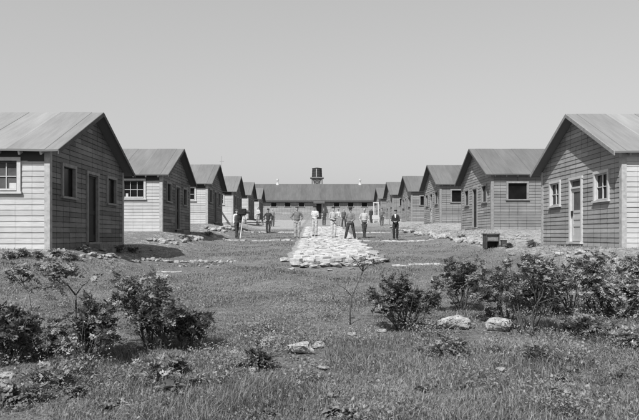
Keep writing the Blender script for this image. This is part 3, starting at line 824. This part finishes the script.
shrub('bush', 6, 366, .78, .62, 8, 'dark leggy bush cut by the left edge of the photo', 'bush', 16, 3, (0, 0), 'leaf_dark', low=60)
shrub('bush', 44, 356, .50, .7, 7, 'lower leafy bush between the two left saplings', 'bush', 17, 2, (0, 0), 'leaf', low=60)
shrub('bush', 148, 350, 1.0, .36, 5, 'tall leafy left-centre bush, highest on its left side', 'bush', 18, 3, (-.1, 0), 'leaf', low=25)
shrub('bush', 166, 350, .80, .40, 5, 'middle bush leaning against the tall left-centre bush', 'bush', 41, 3, (.02, 0), 'leaf', low=18)
shrub('bush', 184, 350, .54, .36, 5, 'lowest and rightmost bush of the left-centre clump', 'bush', 19, 3, (.03, 0), 'leaf_dark', low=20)
shrub('bush', 60, 386, .26, .8, 6, 'low weedy bush below the left saplings', 'bush', 42, 2, (0, 0), 'leaf', low=45)
shrub('bush', 160, 382, .24, .7, 6, 'low weedy bush below the left-centre clump', 'bush', 43, 2, (0, 0), 'leaf', low=40)
shrub('bush', 258, 368, .24, .35, 5, 'small dark plant in the grass below the upright rock', 'bush', 22, 2, (0, 0), 'leaf_dark', low=18)
# centre
shrub('bush', 404, 330, .82, .95, 9, 'spiky dark bush right of centre with thin spreading twigs', 'bush', 23, 3, (0, 0), 'leaf_dark', low=14, mid=.2, spread=.95, ros=6)
shrub('shrub', 463, 311, 1.02, .45, 5, 'upright shrub with several dark stems behind the pale boulder', 'shrub', 24, 3, (0, 0), 'leaf_dark', low=6)
# right
shrub('bush', 527, 336, 1.18, .60, 5, 'largest leafy bush at right, its bare stems fanning from the ground', 'bush', 31, 3, (.04, 0), 'leaf', low=8, r=.014)
shrub('bush', 507, 326, 1.0, .5, 5, 'tall leggy bush against the left side of the largest right bush', 'bush', 26, 3, (-.1, 0), 'leaf', low=10)
shrub('bush', 548, 318, 1.06, .7, 6, 'leggy bush between the largest right bush and the cabin door', 'bush', 44, 3, (.0, 0), 'leaf_dark', low=30)
shrub('bush', 572, 313, 1.06, .6, 6, 'spreading leggy bush in front of the nearest right cabin door', 'bush', 27, 3, (.06, 0), 'leaf', low=12)
shrub('bush', 598, 312, 1.02, .6, 5, 'leggy bush below the near window of the nearest right cabin', 'bush', 45, 3, (.08, 0), 'leaf', low=12)
shrub('bush', 533, 314, .6, .8, 8, 'dark undergrowth bush seen between the big right bushes', 'bush', 28, 3, (0, 0), 'leaf_dark', low=70)
shrub('bush', 618, 318, .72, .95, 10, 'low pale leafy bush near the right edge', 'bush', 29, 3, (0, 0), 'leaf_pale', low=120)
shrub('bush', 642, 300, .95, .7, 8, 'pale bush cut by the right edge of the photo', 'bush', 30, 3, (0, 0), 'leaf_pale', low=90)
shrub('bush', 592, 336, .34, .9, 9, 'low ground-hugging bush in front of the leggy right bushes', 'bush', 32, 2, (0, 0), 'leaf', low=90)
shrub('bush', 628, 345, .3, .9, 8, 'low ground-hugging bush nearest the right edge', 'bush', 46, 2, (0, 0), 'leaf_pale', low=70)
shrub('bush', 450, 358, .26, .7, 6, 'low sprawling plant in the grass below the pale boulder', 'bush', 33, 2, (0, 0), 'leaf', low=24)
shrub('bush', 22, 404, .2, .5, 4, 'small leafy weed clump in the bottom left corner grass', 'bush', 34, 2, (0, 0), 'leaf', low=25)
shrub('bush', 540, 362, .18, .4, 4, 'small plant between the big right bush and the corner', 'bush', 36, 2, (0, 0), 'leaf', low=14)
# thin sapling in front of the path
def thin_sapling():
    x, y = ground_at(350, 325); root = empty('sapling', (x, y, Hf(x, y)), 'thin crooked sapling with one leafy crown in front of the stone platform', 'sapling')
    mb = MB(); L = Leaves(); k = y / F; rnd = random.Random(9)
    P = lambda px, py, dy=0: Vector(((px - 350) * k, dy, (325 - py) * k))
    mb.tube([P(350, 327), P(350, 312), P(352, 297, .02), P(358, 284, .03), P(363, 272, .02)], [.012, .01, .009, .007, .006], 6)
    mb.tube([P(352, 297, .02), P(345, 289, 0), P(338, 285, -.03), P(336, 279)], [.006, .005, .004, .004], 5)
    for tip in ((356, 262), (363, 258), (371, 261), (367, 254), (359, 257), (376, 260), (353, 259)):
        mb.tube([P(363, 272, .02), P((363 + tip[0]) / 2, tip[1] + 6), P(*tip, rnd.uniform(-.1, .1))], [.005, .004, .002], 5)
        for _ in range(5):
            a = rnd.uniform(0, 6.28); compound(L, P(tip[0], tip[1] + rnd.uniform(0, 4), rnd.uniform(-.08, .08)), Vector((math.cos(a), math.sin(a), rnd.uniform(-.1, .4))).normalized(), .11, 4, .045, rnd, rnd.uniform(0, .8))
    for _ in range(7):
        a = rnd.uniform(0, 6.28); compound(L, P(336, 279), Vector((math.cos(a), math.sin(a), .2)).normalized(), .08, 4, .035, rnd, .3)
    mb.build('stem', M['stem_dark'], root, True); L.build('foliage', M['leaf_dark'], root)
thin_sapling()
# broad-leaved weeds
M['weed'] = leaf_mat('weed_leaves', .12, .6, .25)
def weed(px, py, s, label, seed, m='weed', z_=0):
    rnd = random.Random(seed); x, y = ground_at(px, py); root = empty('weed', (x, y, Hf(x, y)), label, 'weed', 'broad-leaved weeds in the foreground grass')
    V = []; Fc = []; T = []
    for k in range(15):
        a = rnd.uniform(0, 6.28); e = rnd.uniform(.2, 1.1); d = Vector((math.cos(a) * math.cos(e), math.sin(a) * math.cos(e), math.sin(e)))
        sd = Vector((-math.sin(a), math.cos(a), 0)); L_ = s * rnd.uniform(.6, 1.1); n = 6; i0 = len(V)
        for j in range(n + 1):
            t = j / n; p = d * L_ * t - Vector((0, 0, 1)) * L_ * .45 * t * t; wd = L_ * .2 * math.sin(math.pi * min(t * .93 + .07, 1)) ** .8
            V += [tuple(p - sd * wd + Vector((0, 0, wd * .4))), tuple(p), tuple(p + sd * wd + Vector((0, 0, wd * .4)))]
        for j in range(n):
            b = i0 + j * 3; Fc += [(b, b + 1, b + 4, b + 3), (b + 1, b + 2, b + 5, b + 4)]
        T += [rnd.random()] * (2 * n)
    me = np_mesh('leaves', np.array(V), np.array(Fc), M[m], False); at = me.attributes.new('tone', 'FLOAT', 'FACE'); at.data.foreach_set('value', T)
    link('leaves', me, root)
weed(168, 392, .22, 'broad-leaved weed in the grass below the tall left-centre bush', 1)
weed(196, 384, .17, 'broad-leaved weed right of the largest weed at lower left', 2)
weed(78, 396, .2, 'broad-leaved weed below the dark bush behind the forked sapling', 3)
weed(112, 380, .16, 'broad-leaved weed left of the largest weed at lower left', 4)
weed(330, 400, .12, 'small broad-leaved weed at bottom centre', 5)
weed(236, 368, .15, 'broad-leaved weed near the small dark plant at lower left centre', 6)
weed(520, 398, .13, 'small broad-leaved weed in the lower right grass', 7)
rw_ = random.Random(91)
for k in range(46):
    px_, py_ = rw_.uniform(10, 630), 345 + 72 * math.sqrt(rw_.random())
    weed(px_, py_, rw_.uniform(.06, .15), 'small broad-leaved weed scattered in the near grass', 300 + k, rw_.choice(('weed', 'weed', 'leaf_dark')))
def ground_cover(n, seed):
    r = np.random.default_rng(seed); cx = r.uniform(-7, 7, 420); cy = 4.6 * (13 / 4.6) ** r.random(420); cr = r.uniform(.1, .6, 420); cm = r.random(420)
    j = r.integers(0, 420, n); x = cx[j] + r.normal(0, 1, n) * cr[j] * .5; y = cy[j] + r.normal(0, 1, n) * cr[j] * .5
    z = H(x, y) + r.uniform(.01, .15, n) * (.5 + cm[j]) ; a = r.random(n) * 6.283; L = r.uniform(.012, .034, n) * (.7 + cm[j] * .7); e = r.uniform(-.5, .9, n)
    d = np.stack([np.cos(a) * np.cos(e), np.sin(a) * np.cos(e), np.sin(e)], -1); sd = np.stack([-np.sin(a), np.cos(a), r.normal(0, .4, n)], -1)
    p = np.stack([x, y, z], -1); m = p + d * L[:, None] * .5
    P = np.stack([p, m + sd * (L * .26)[:, None], p + d * L[:, None], m - sd * (L * .26)[:, None]], 1)
    me = np_mesh('ground_cover', P.reshape(-1, 3), np.arange(n * 4).reshape(-1, 4), M['cover'], False)
    at = me.attributes.new('tone', 'FLOAT', 'FACE'); at.data.foreach_set('value', np.clip(r.random(n) * .6 + cm[j] * .5, 0, 1).astype(np.float32))
    tag(link('ground_cover', me), kind='stuff')
ground_cover(95000, 8)
# low leafy plants against the nearest left cabin and along the banks
def plants(spec, name='low_plant'):
    for k, (px, py, s, lab, m) in enumerate(spec):
        shrub(name, px, py, s, s * 1.7, 5, lab, 'plant', 200 + k + int(px), 1, (0, 0), m, 'stem_dark', .005, group='low leafy plants near the cabins', low=34, ll=.1, ls=.045, nl=4)
plants([(8, 259, .2, 'low leafy plant before the nearest left cabin, at the left edge', 'leaf_pale'), (24, 257, .22, 'low leafy plant below the front window of the nearest left cabin', 'leaf_pale'),
        (40, 259, .2, 'low leafy plant before the corner of the nearest left cabin', 'leaf_pale'), (56, 256, .2, 'low leafy plant at the corner board of the nearest left cabin', 'leaf_pale'),
        (70, 259, .2, 'low leafy plant just right of the nearest left cabin corner', 'leaf'), (118, 252, .22, 'low dark plant in the shade right of the nearest left steps', 'leaf_dark'),
        (84, 252, .2, 'low dark plant in the shade below the nearest left gable window', 'leaf_dark'), (134, 253, .2, 'low dark plant at the far corner of the nearest left cabin', 'leaf_dark'),
        (186, 240, .25, 'low dark plant among rocks by the second left door', 'leaf_dark'), (208, 236, .3, 'low dark plant before the rock heap of the third left cabin', 'leaf_dark'),
        (462, 240, .28, 'low dark plant among rocks at the corner of the second right cabin', 'leaf_dark'), (508, 248, .2, 'low dark tuft right of the crate', 'leaf_dark'),
        (532, 247, .25, 'low dark tuft between the crate and the nearest right cabin', 'leaf_dark')])

# ------------------------------------------------------------------ grass
def grass(n, ya, yb, pw, hmin, hmax, seed, keep, width=.004):
    r = np.random.default_rng(seed)
    y = ya * (yb / ya) ** (r.random(n) ** pw); x = (r.random(n) * 1.22 - .61) * y * 1.0 * (639 / F) + 0
    # clumping
    cl = np.sin(x * 2.1 + 1.3 * np.sin(y * 1.7)) * np.sin(y * 2.3 + 1.1 * np.sin(x * 2.9)) + .5 * np.sin(x * 6.3 + y * 4.1) * np.sin(y * 7.7 - x * 3.1)
    k = r.random(n) < np.clip(.72 + .3 * cl, .35, 1); k &= keep(x, y, r.random(n)); x, y, cl = x[k], y[k], cl[k]; n = len(x)
    pt = np.sin(x * .83 + 1.7 * np.sin(y * .61 + 2)) * np.sin(y * 1.13 + 1.9 * np.sin(x * .47)) + .6 * np.sin(x * 2.7 - y * 1.9 + 1)
    hm = hmin + (hmax - hmin) * (np.clip(1.25 - (y - 6.2) * .28, .22, 1) if yb < 20 else 1)
    h = (hmin + (hm - hmin) * r.random(n) ** 1.8) * np.clip(.8 + .35 * cl, .4, 1.4) * np.clip(.9 + .4 * pt, .45, 1.5)
    a = r.random(n) * 6.283; ln = r.random(n) * .9 + .15; dx, dy = np.cos(a) * ln, np.sin(a) * ln
    wb = width * (1 + y * .06) * (.7 + .6 * r.random(n)); sx, sy = -np.sin(a + r.normal(0, .6, n)) * wb, np.cos(a + r.normal(0, .6, n)) * wb
    z = H(x, y) - .01
    P = np.zeros((n, 5, 3), np.float32)
    P[:, 0] = np.stack([x - sx, y - sy, z], -1); P[:, 1] = np.stack([x + sx, y + sy, z], -1)
    mx, my, mz = x + dx * h * .35, y + dy * h * .35, z + h * .62
    P[:, 2] = np.stack([mx + sx * .75, my + sy * .75, mz], -1); P[:, 3] = np.stack([mx - sx * .75, my - sy * .75, mz], -1)
    P[:, 4] = np.stack([x + dx * h, y + dy * h, z + h * .95], -1)
    b = np.arange(n)[:, None] * 5
    Fa = np.concatenate([b + np.array([0, 1, 2]), b + np.array([0, 2, 3]), b + np.array([3, 2, 4])], 0)
    me = np_mesh('grass', P.reshape(-1, 3), Fa, M['grass'], False)
    t = np.clip(r.random(n) * .8 + .1 + .14 * cl - .12 * pt, 0, 1).astype(np.float32)
    at = me.attributes.new('tone', 'FLOAT', 'FACE'); at.data.foreach_set('value', np.concatenate([t, t, t]))
    return tag(link('grass', me), kind='stuff')
def keep_near(x, y, q):
    inp = (x > -.95) & (x < 2.26) & (y > 18.8)
    hs = ((x < -XL + .1) & (y > 14.7)) | ((x > XR - .1) & (y > 16.1))
    rk = np.zeros(len(x), bool)
    for rx, ry, rs in RPOS:
        rk |= ((x - rx) ** 2 + ((y - ry + rs * .7) * .55) ** 2 < (rs * .72 + .02) ** 2)
    return ~inp & ~hs & ~rk & (q > soil_f(x, y) * 1.15)
grass(360000, 4.4, 13, .85, .02, .15, 1, keep_near, .0027)
grass(470000, 9, 45, .8, .02, .075, 2, keep_near, .0045)

# ------------------------------------------------------------------ things about the camp
def crate():
    x, y = ground_at(493, 248.5); root = empty('wooden_crate', (x, y, Hf(x, y)), 'dark open-fronted wooden crate standing before the second right cabin', 'crate', rz=.05)
    k = y / F; W_, Hh, D = 13.5 * k, 14 * k, .42
    mb = MB(); mb.box(-W_/2, -W_/2 + .035, 0, D, 0, Hh); mb.build('side_panel', M['dark_wood'], root); mb = MB(); mb.box(W_/2 - .035, W_/2, 0, D, 0, Hh); mb.build('side_panel', M['dark_wood'], root)
    mb = MB(); mb.box(-W_/2 - .02, W_/2 + .02, -.02, D + .02, Hh, Hh + .035); mb.build('top', M['dark_wood'], root)
    mb = MB(); mb.box(-W_/2 + .036, W_/2 - .036, 0, D, Hh * .5, Hh * .5 + .03); mb.build('shelf', M['dark_wood'], root)
    mb = MB(); mb.box(-W_/2 + .036, W_/2 - .036, .06, .08, Hh * .55, Hh - .002); mb.build('panel', M['mid_wood'], root)
    mb = MB(); mb.box(-W_/2 + .036, W_/2 - .036, D - .03, D - .01, 0, Hh * .5); mb.build('back_panel', M['dark_wood'], root)
    x2 = x + W_/2 + .13; root2 = empty('tin_box', (x2, y - .05, Hf(x2, y - .05)), 'small dark box on the ground right of the crate', 'box')
    mb = MB(); mb.box(-.09, .09, -.1, .1, 0, .22); mb.build('box_body', M['dark_wood'], root2)
    mb = MB(); mb.box(-.1, .1, -.11, .11, .22, .245); mb.build('lid', M['tank'], root2)
crate()
def bench():
    y = Yof(227); x = Xof(254, y); root = empty('low_bench', (x, y, Hf(x, y)), 'low dark wooden bench standing before the fifth left cabin', 'bench', rz=-.18)
    mb = MB()
    for q in (-.2, .0, .2): mb.box(-.95, .95, q - .09, q + .09, .46, .5)
    mb.build('seat', M['dark_wood'], root)
    for sx in (-.75, .75):
        for s in (-1, 1):
            mb = MB(); mb.beam((sx, s * .25, 0), (sx, s * .12, .46), .06); mb.build('leg', M['mid_wood'], root)
    mb = MB(); mb.box(-.75, .75, -.02, .02, .2, .26); mb.build('stretcher', M['mid_wood'], root)
    for k, (dx, l, s) in enumerate(((-.5, 'small pale bundle on the left end of the low bench', .14), (.1, 'small pale bundle in the middle of the low bench', .18))):
        me = rock_mesh(60 + k, cloth(.45), .6); o = link('bundle', me); o.scale = (s * 1.6, s, s); o.location = (x + dx, y - dx * .18, Hf(x, y) + .5 + s * .27); tag(o, l, 'bundle', 'bundles on the low bench')
bench()
def plank():
    y = 46.6; a = Vector((Xof(221.5, y), y, EYE + (235 - 212) / F * y)); b = Vector((Xof(232, y), y - 1.2, 0)); b.z = Hf(b.x, b.y)
    mb = MB(); mb.beam(b - a, (0, 0, 0), .14, .05); o = mb.build('leaning_plank', M['dark_wood']); o.location = a
    tag(o, 'dark plank sloping down beside the fourth left cabin', 'plank')
plank()
def notice_frame():
    y = 62.0; x = Xof(376, y); root = empty('notice_stand', (x, y, Hf(x, y)), 'white timber frame stand with a pale lower board in front of the barracks', 'stand')
    for s in (-1, 1):
        mb = MB(); mb.box(s * .24 - .045, s * .24 + .045, -.04, .04, -.05, 2.0); mb.build('post', M['trim_white'], root)
    mb = MB(); mb.box(-.3, .3, -.045, .045, 2.0, 2.1); mb.build('crossbar', M['trim_white'], root)
    mb = MB(); mb.box(-.42, .42, -.06, -.045, .35, .75); mb.build('board', M['trim_white'], root)
notice_frame()
def pole(px, y, top, r, lab, m, name='pole', base=None, cross=False):
    x = Xof(px, y); zt = EYE + (235 - top) / F * y; z0 = base if base is not None else Hf(x, y)
    root = empty(name, (x, y, z0), lab, 'pole'); mb = MB(); mb.tube([(0, 0, -.05), (0, 0, zt - z0)], [r, r * .8], 8); mb.build('shaft', M[m], root)
    if cross: mb = MB(); mb.box(-.14, .14, -.01, .01, zt - z0 - .35, zt - z0 - .33); mb.build('crossbar', M[m], root)
pole(389.4, 50, 203, .05, 'thin grey pole standing left of the man in the dark suit', 'trim_grey')
pole(221.8, 38.8, 156, .011, 'thin mast above the ridge of the third left cabin', 'trim_grey', 'mast', LB[2] + 3.9 - .3, True)

# ------------------------------------------------------------------ people
def remesh(mb, name, m, voxel, smooth_it=6):
    me = mb.mesh(name, m); o = bpy.data.objects.new('tmp', me); C.objects.link(o)
    md = o.modifiers.new('r', 'REMESH'); md.mode = 'VOXEL'; md.voxel_size = voxel
    sm = o.modifiers.new('s', 'SMOOTH'); sm.iterations = smooth_it; sm.factor = .5
    dg = bpy.context.evaluated_depsgraph_get(); ev = o.evaluated_get(dg)
    out = bpy.data.meshes.new_from_object(ev); bpy.data.objects.remove(o); out.name = name
    out.materials.clear()
    for q in (m if isinstance(m, list) else [m]): out.materials.append(q)
    if name != 'body':                                # folds in the cloth
        for v in out.vertices:
            n_ = mnoise.noise(Vector((v.co.x * 7, v.co.y * 7, v.co.z * 13)) + Vector((len(out.vertices) % 17, 0, 0))); v.co += v.normal * n_ * .017
    out.polygons.foreach_set('use_smooth', [True] * len(out.polygons)); return out

ARMS = {   # shoulder-relative (outward, forward(-y), up) for elbow and wrist, in units of the 1.75 m figure
 'down': ((.05, .0, -.30), (.07, .05, -.55)),
 'hips': ((.17, -.05, -.25), (.03, .07, -.44)),
 'front': ((.07, .02, -.29), (-.10, .24, -.36)),
 'hold': ((.08, .04, -.28), (.02, .27, -.26)),
 'raise': ((.10, .10, -.24), (.04, .33, -.12)),
 'back': ((.10, -.08, -.27), (-.08, -.17, -.45)),
 'cross': ((.08, .02, -.28), (-.17, .17, -.26)),
 'pocket': ((.13, -.04, -.27), (.04, .05, -.48)),
}
LEGS = {   # foot x, foot y for right(-) and left(+) foot
 'stand': ((-.10, 0), (.10, 0)), 'apart': ((-.22, 0), (.22, .03)), 'wide': ((-.30, .0), (.26, -.05)),
 'cross': ((.04, -.10), (-.02, .12)), 'close': ((-.05, .02), (.06, -.02)), 'step': ((-.08, -.18), (.10, .2)),
}
def person(px, py, hpx, label, shirt, trous, hat='cap', hatv=.08, rz=0, la='down', ra='down', legs='stand', vest=None, sleeve='long', lean=0, vox=.017, tie=None, Y=None, coat=False):
    y = Y or Yof(py); x = Xof(px, y); h = max(1.58, min(1.8, hpx * y / F)); s = h / 1.78
    root = empty('person', (x, y, Hf(x, y)), label, 'person', 'men standing about the lane', rz)
    root.scale = (s * random.uniform(.9, .98), s * .96, s)
    sh = {}; hipz, kz = .93, .49
    neck = Vector((lean * .7, 0, 1.49)); head = Vector((lean, -.025, 1.63))
    chest = Vector((lean * .6, 0, 1.30)); pel = Vector((0, 0, .98))
    def arms(kind, sd):
        S = Vector((lean * .6 + sd * .172, 0, 1.42)); e, w_ = ARMS[kind]
        E = S + Vector((sd * e[0], -e[1], e[2])); W_ = S + Vector((sd * w_[0], -w_[1], w_[2])); return S, E, W_
    A = [arms(ra, -1), arms(la, 1)]
    Lg = []
    for sd, ft in zip((-1, 1), LEGS[legs]):
        hp = Vector((sd * .095, 0, hipz)); an = Vector((ft[0], ft[1], .085)); kn = (hp + an) / 2 + Vector((sd * .01, -.035, .01)); Lg.append((hp, kn, an))
    # body: one continuous surface
    mb = MB()
    mb.tube([pel - Vector((0, 0, .08)), pel, (0, 0, 1.12), chest, neck - Vector((0, 0, .07))], [(.13, .10), (.165, .115), (.145, .10), (.17, .115), (.10, .085)], 14)
    mb.tube([A[0][0], A[1][0]], [.055, .055], 10)
    mb.tube([neck - Vector((0, 0, .08)), neck + Vector((0, -.005, .08))], [.062, .056], 12)
    mb.ellipsoid(head + Vector((0, .008, .02)), (.078, .098, .115), 16, 12); mb.ellipsoid(head + Vector((0, -.03, -.055)), (.056, .06, .06), 12, 8)
    mb.tube([head + Vector((0, -.085, .035)), head + Vector((0, -.112, -.012)), head + Vector((0, -.09, -.018))], [.012, .018, .012], 8)
    for sd in (-1, 1): mb.ellipsoid(head + Vector((sd * .08, .01, .0)), (.014, .022, .034), 8, 6)
    for S, E, W_ in A: mb.tube([S, (S + E) / 2, E, (E + W_) / 2, W_], [.052, .048, .038, .037, .026], 10)
    for hp, kn, an in Lg:
        mb.tube([hp + Vector((0, 0, .05)), (hp + kn) / 2, kn, (kn * .6 + an * .4), an], [.09, .078, .055, .055, .036], 10)
        mb.tube([an + Vector((0, .05, -.04)), an + Vector((0, -.05, -.045)), an + Vector((0, -.17, -.06))], [(.04, .04), (.042, .035), (.035, .022)], 10)
    hands = []
    for sd, (S, E, W_) in zip((-1, 1), A):
        d = (W_ - E).normalized(); hd = d
        mb.tube([W_ - d * .02, W_ + hd * .045, W_ + hd * .085], [(.024, .02), (.038, .018), (.036, .015)], 10); hands.append((sd, W_, hd))
    me = remesh(mb, 'body', [M['skin'], M['hair']], .011 if vox < .02 else .014, 3)
    # fingers, thumb, eyes and mouth joined into the same mesh
    fb = MB()
    for sd, W_, hd in hands:
        up = Vector((0, -1, 0)) if abs(hd.z) > .6 else Vector((0, 0, 1)); sx = hd.cross(up).normalized(); nn = sx.cross(hd).normalized()
        curl = Vector((-sd, 0, 0)) * .5 + Vector((0, -.3, 0))
        for k, L_ in enumerate((.062, .074, .070, .055)):
            b = W_ + hd * .08 + sx * (-.027 + .018 * k); m1 = b + hd * L_ * .5; m2 = m1 + (hd + curl).normalized() * L_ * .5
            fb.tube([b - hd * .02, b, m1, m2], [.009, .0085, .008, .006], 6)
        b = W_ + hd * .03 + nn * .02 - sx * .025; fb.tube([b, b - sx * .03 + hd * .02, b - sx * .035 + hd * .055], [.011, .0095, .007], 6)
    for sd in (-1, 1): fb.ellipsoid(head + Vector((sd * .031, -.088, .03)), (.013, .008, .008), 8, 6, mi=1)
    fb.ellipsoid(head + Vector((0, -.088, -.052)), (.024, .008, .005), 8, 6, mi=1)
    fm = fb.mesh('f', [M['skin'], M['hair']], True)
    bm = bmesh.new(); bm.from_mesh(me); bm.from_mesh(fm); bm.to_mesh(me); bm.free()
    link('body', me, root)
    # hair
    hb = MB(); hb.ellipsoid(head + Vector((0, .03, .045)), (.086, .09, .098), 14, 10); ho = hb.build('hair', M['hair'], root, True)
    # shirt
    g_ = .016; sb = MB()
    low = .80 if coat else .93
    sb.tube([(0, 0, low), pel, (0, 0, 1.12), chest, neck - Vector((0, 0, .08)), neck - Vector((0, 0, .01))], [(.185, .135) if coat else (.165, .12), (.178, .13), (.165, .122), (.182, .13), (.125, .105), (.068, .068)], 16)
    sb.tube([A[0][0], A[1][0]], [.07, .07], 10)
    for S, E, W_ in A:
        if sleeve == 'long': sb.tube([S, (S + E) / 2, E, (E + W_) / 2, W_ - (W_ - E).normalized() * .02], [.07, .061, .052, .048, .040], 12)
        elif sleeve == 'rolled': sb.tube([S, (S + E) / 2, E, E + (W_ - E) * .15], [.07, .061, .052, .05], 12)
        else: sb.tube([S, (S + E) * .5, S + (E - S) * .7], [.078, .074, .07], 12)
    link('shirt' if not coat else 'coat', remesh(sb, 'shirt', cloth(shirt), vox, 5), root)
    if vest is not None:
        vb = MB(); vb.tube([(0, 0, .95), pel, (0, 0, 1.12), chest, neck - Vector((0, 0, .06))], [(.185, .142), (.19, .142), (.178, .135), (.198, .148), (.125, .12)], 16)
        link('vest', remesh(vb, 'vest', cloth(vest), vox, 4), root)
    if tie is not None:
        tb = MB(); tb.quad([(-.045, -.122, 1.44), (.045, -.122, 1.44), (.02, -.142, 1.30), (-.02, -.142, 1.30)]); tb.box(-.05, .05, -.115, -.07, 1.45, 1.50); tb.build('collar', cloth(tie), root)
    # trousers
    tb = MB(); tb.tube([(0, 0, .84), (0, 0, .93), pel + Vector((0, 0, .04))], [(.15, .115), (.172, .125), (.155, .115)], 14)
    for hp, kn, an in Lg: tb.tube([hp + Vector((0, 0, .03)), (hp + kn) / 2, kn, (kn + an) / 2, an + Vector((0, .005, .0))], [.108, .10, .085, .078, .072], 12)
    link('trousers', remesh(tb, 'trousers', cloth(trous), vox, 5), root)
    bb = MB(); bb.tube([(0, 0, 1.0), (0, 0, 1.035)], [(.174, .134), (.174, .134)], 16); bb.build('belt', M['hair'], root)
    for hp, kn, an in Lg:
        ob = MB(); ob.tube([an + Vector((0, .075, -.042)), an + Vector((0, .02, -.03)), an + Vector((0, -.06, -.042)), an + Vector((0, -.15, -.056)), an + Vector((0, -.205, -.062))], [(.036, .036), (.046, .05), (.048, .042), (.047, .03), (.03, .02)], 12)
        ob.build('shoe', M['dark_wood'], root, True)
    t = head + Vector((0, .01, .075))
    if hat == 'cap':
        cb = MB(); cb.tube([t + Vector((0, .0, -.01)), t + Vector((0, 0, .03)), t + Vector((0, .005, .062)), t + Vector((0, .005, .075))], [(.092, .108), (.105, .122), (.09, .105), (.03, .03)], 18)
        cb.tube([t + Vector((0, -.075, .0)), t + Vector((0, -.15, -.018))], [(.075, .01), (.05, .006)], 12); cb.build('cap', cloth(hatv), root, True)
    elif hat == 'brim':
        cb = MB(); cb.tube([t + Vector((0, 0, -.004)), t + Vector((0, 0, .008))], [(.165, .185), (.165, .185)], 24); cb.tube([t, t + Vector((0, 0, .06)), t + Vector((0, 0, .10)), t + Vector((0, 0, .115))], [(.098, .114), (.095, .108), (.08, .09), (.04, .05)], 18)
        cb.build('hat', cloth(hatv), root, True)
    return root
person(236.5, 238.2, 29, 'man in a dark vest and white sleeves standing beside the tripod camera', .55, .035, 'cap', .06, .7, 'raise', 'down', 'step', vest=.06)
person(268.2, 232.8, 24.5, 'man in dark uniform and cap standing alone left of the path', .035, .035, 'cap', .05, 0, 'hips', 'hips', 'stand')
person(272.6, 226.5, 18.5, 'man in grey half hidden behind the man in dark uniform', .2, .06, 'none', .05, .3, 'down', 'down', 'stand', vox=.022)
person(258, 225.5, 18, 'man in light clothes standing far left behind the low bench', .4, .28, 'none', .05, -.3, 'front', 'down', 'stand', vox=.022)
person(297, 239.0, 32.5, 'man in grey shirt and pale trousers, hands on hips, left of the path', .13, .26, 'cap', .10, .1, 'hips', 'hips', 'stand')
person(314.8, 236.8, 30.8, 'man in white shirt and white trousers standing on the path, legs apart', .40, .33, 'cap', .03, -.35, 'hold', 'down', 'stand', sleeve='short')
person(324, 226.0, 18.2, 'man in dark clothes farther back behind the man in white', .05, .05, 'cap', .12, 0, 'down', 'hips', 'stand', vox=.022)
person(333.3, 238.2, 32, 'man in pale clothes with feet together in the middle of the path', .30, .36, 'cap', .05, .3, 'cross', 'front', 'close', sleeve='rolled')
person(338.3, 226.3, 17, 'man in a bright white shirt farther back on the path', .42, .25, 'cap', .25, 0, 'down', 'down', 'stand', vox=.022)
person(343.8, 227.0, 18, 'man in dark grey farther back behind the path group', .09, .04, 'none', .05, .4, 'down', 'down', 'apart', vox=.022)
person(350.3, 239.6, 32.5, 'man in grey shirt and dark trousers standing with legs wide apart', .15, .03, 'brim', .03, .15, 'front', 'back', 'wide')
person(364.3, 238.4, 30.3, 'man in pale shirt and dark trousers with legs crossed', .34, .035, 'none', .03, -.1, 'pocket', 'pocket', 'cross', sleeve='rolled')
person(371.2, 223.5, 13.5, 'small dark figure in front of the barracks beside the white frame', .04, .04, 'none', .05, 0, 'down', 'down', 'close', vox=.024)
person(381.8, 226.6, 17, 'man in grey overalls standing beside the far end of the right row', .12, .07, 'cap', .06, 0, 'hips', 'down', 'stand', vox=.022)
person(395.6, 239.9, 29, 'man in a dark suit with white collar and cap, right of the path', .018, .018, 'cap', .03, -.25, 'front', 'front', 'stand', tie=.7, coat=True)
def tripod_camera():
    y = Yof(238.4); x = Xof(243.5, y) ; root = empty('tripod_camera', (x, y, Hf(x, y)), 'tripod with a dark cloth-covered box camera beside the man in the vest', 'camera')
    for k, a in enumerate((.2, 2.4, 4.4)):
        mb = MB(); mb.beam((math.cos(a) * .42, math.sin(a) * .42, 0), (math.cos(a) * .05, math.sin(a) * .05, 1.28), .045, .03); mb.build('leg', M['trim_white' if k == 2 else 'trim_grey'], root)
    mb = MB(); mb.tube([(0, 0, 1.26), (0, 0, 1.32)], [.1, .1], 12); mb.build('head_plate', M['dark_wood'], root)
    mb = MB(); mb.box(-.14, .14, -.12, .12, 1.32, 1.58); mb.tube([(.14, 0, 1.45), (.34, 0, 1.45)], [.1, .08], 10); bo = mb.build('camera_body', M['dark_wood'], root)
    cb = MB(); cb.box(-.24, .14, -.16, .16, 1.30, 1.63); cb.tube([(-.2, 0, 1.62), (-.24, 0, 1.4), (-.2, 0, 1.0)], [(.1, .1), (.12, .14), (.10, .12)], 10)
    link('dark_cloth', remesh(cb, 'dark_cloth', cloth(.02), .02, 10), bo)
tripod_camera()
print('rocks', nrock, 'objects', len(bpy.data.objects))
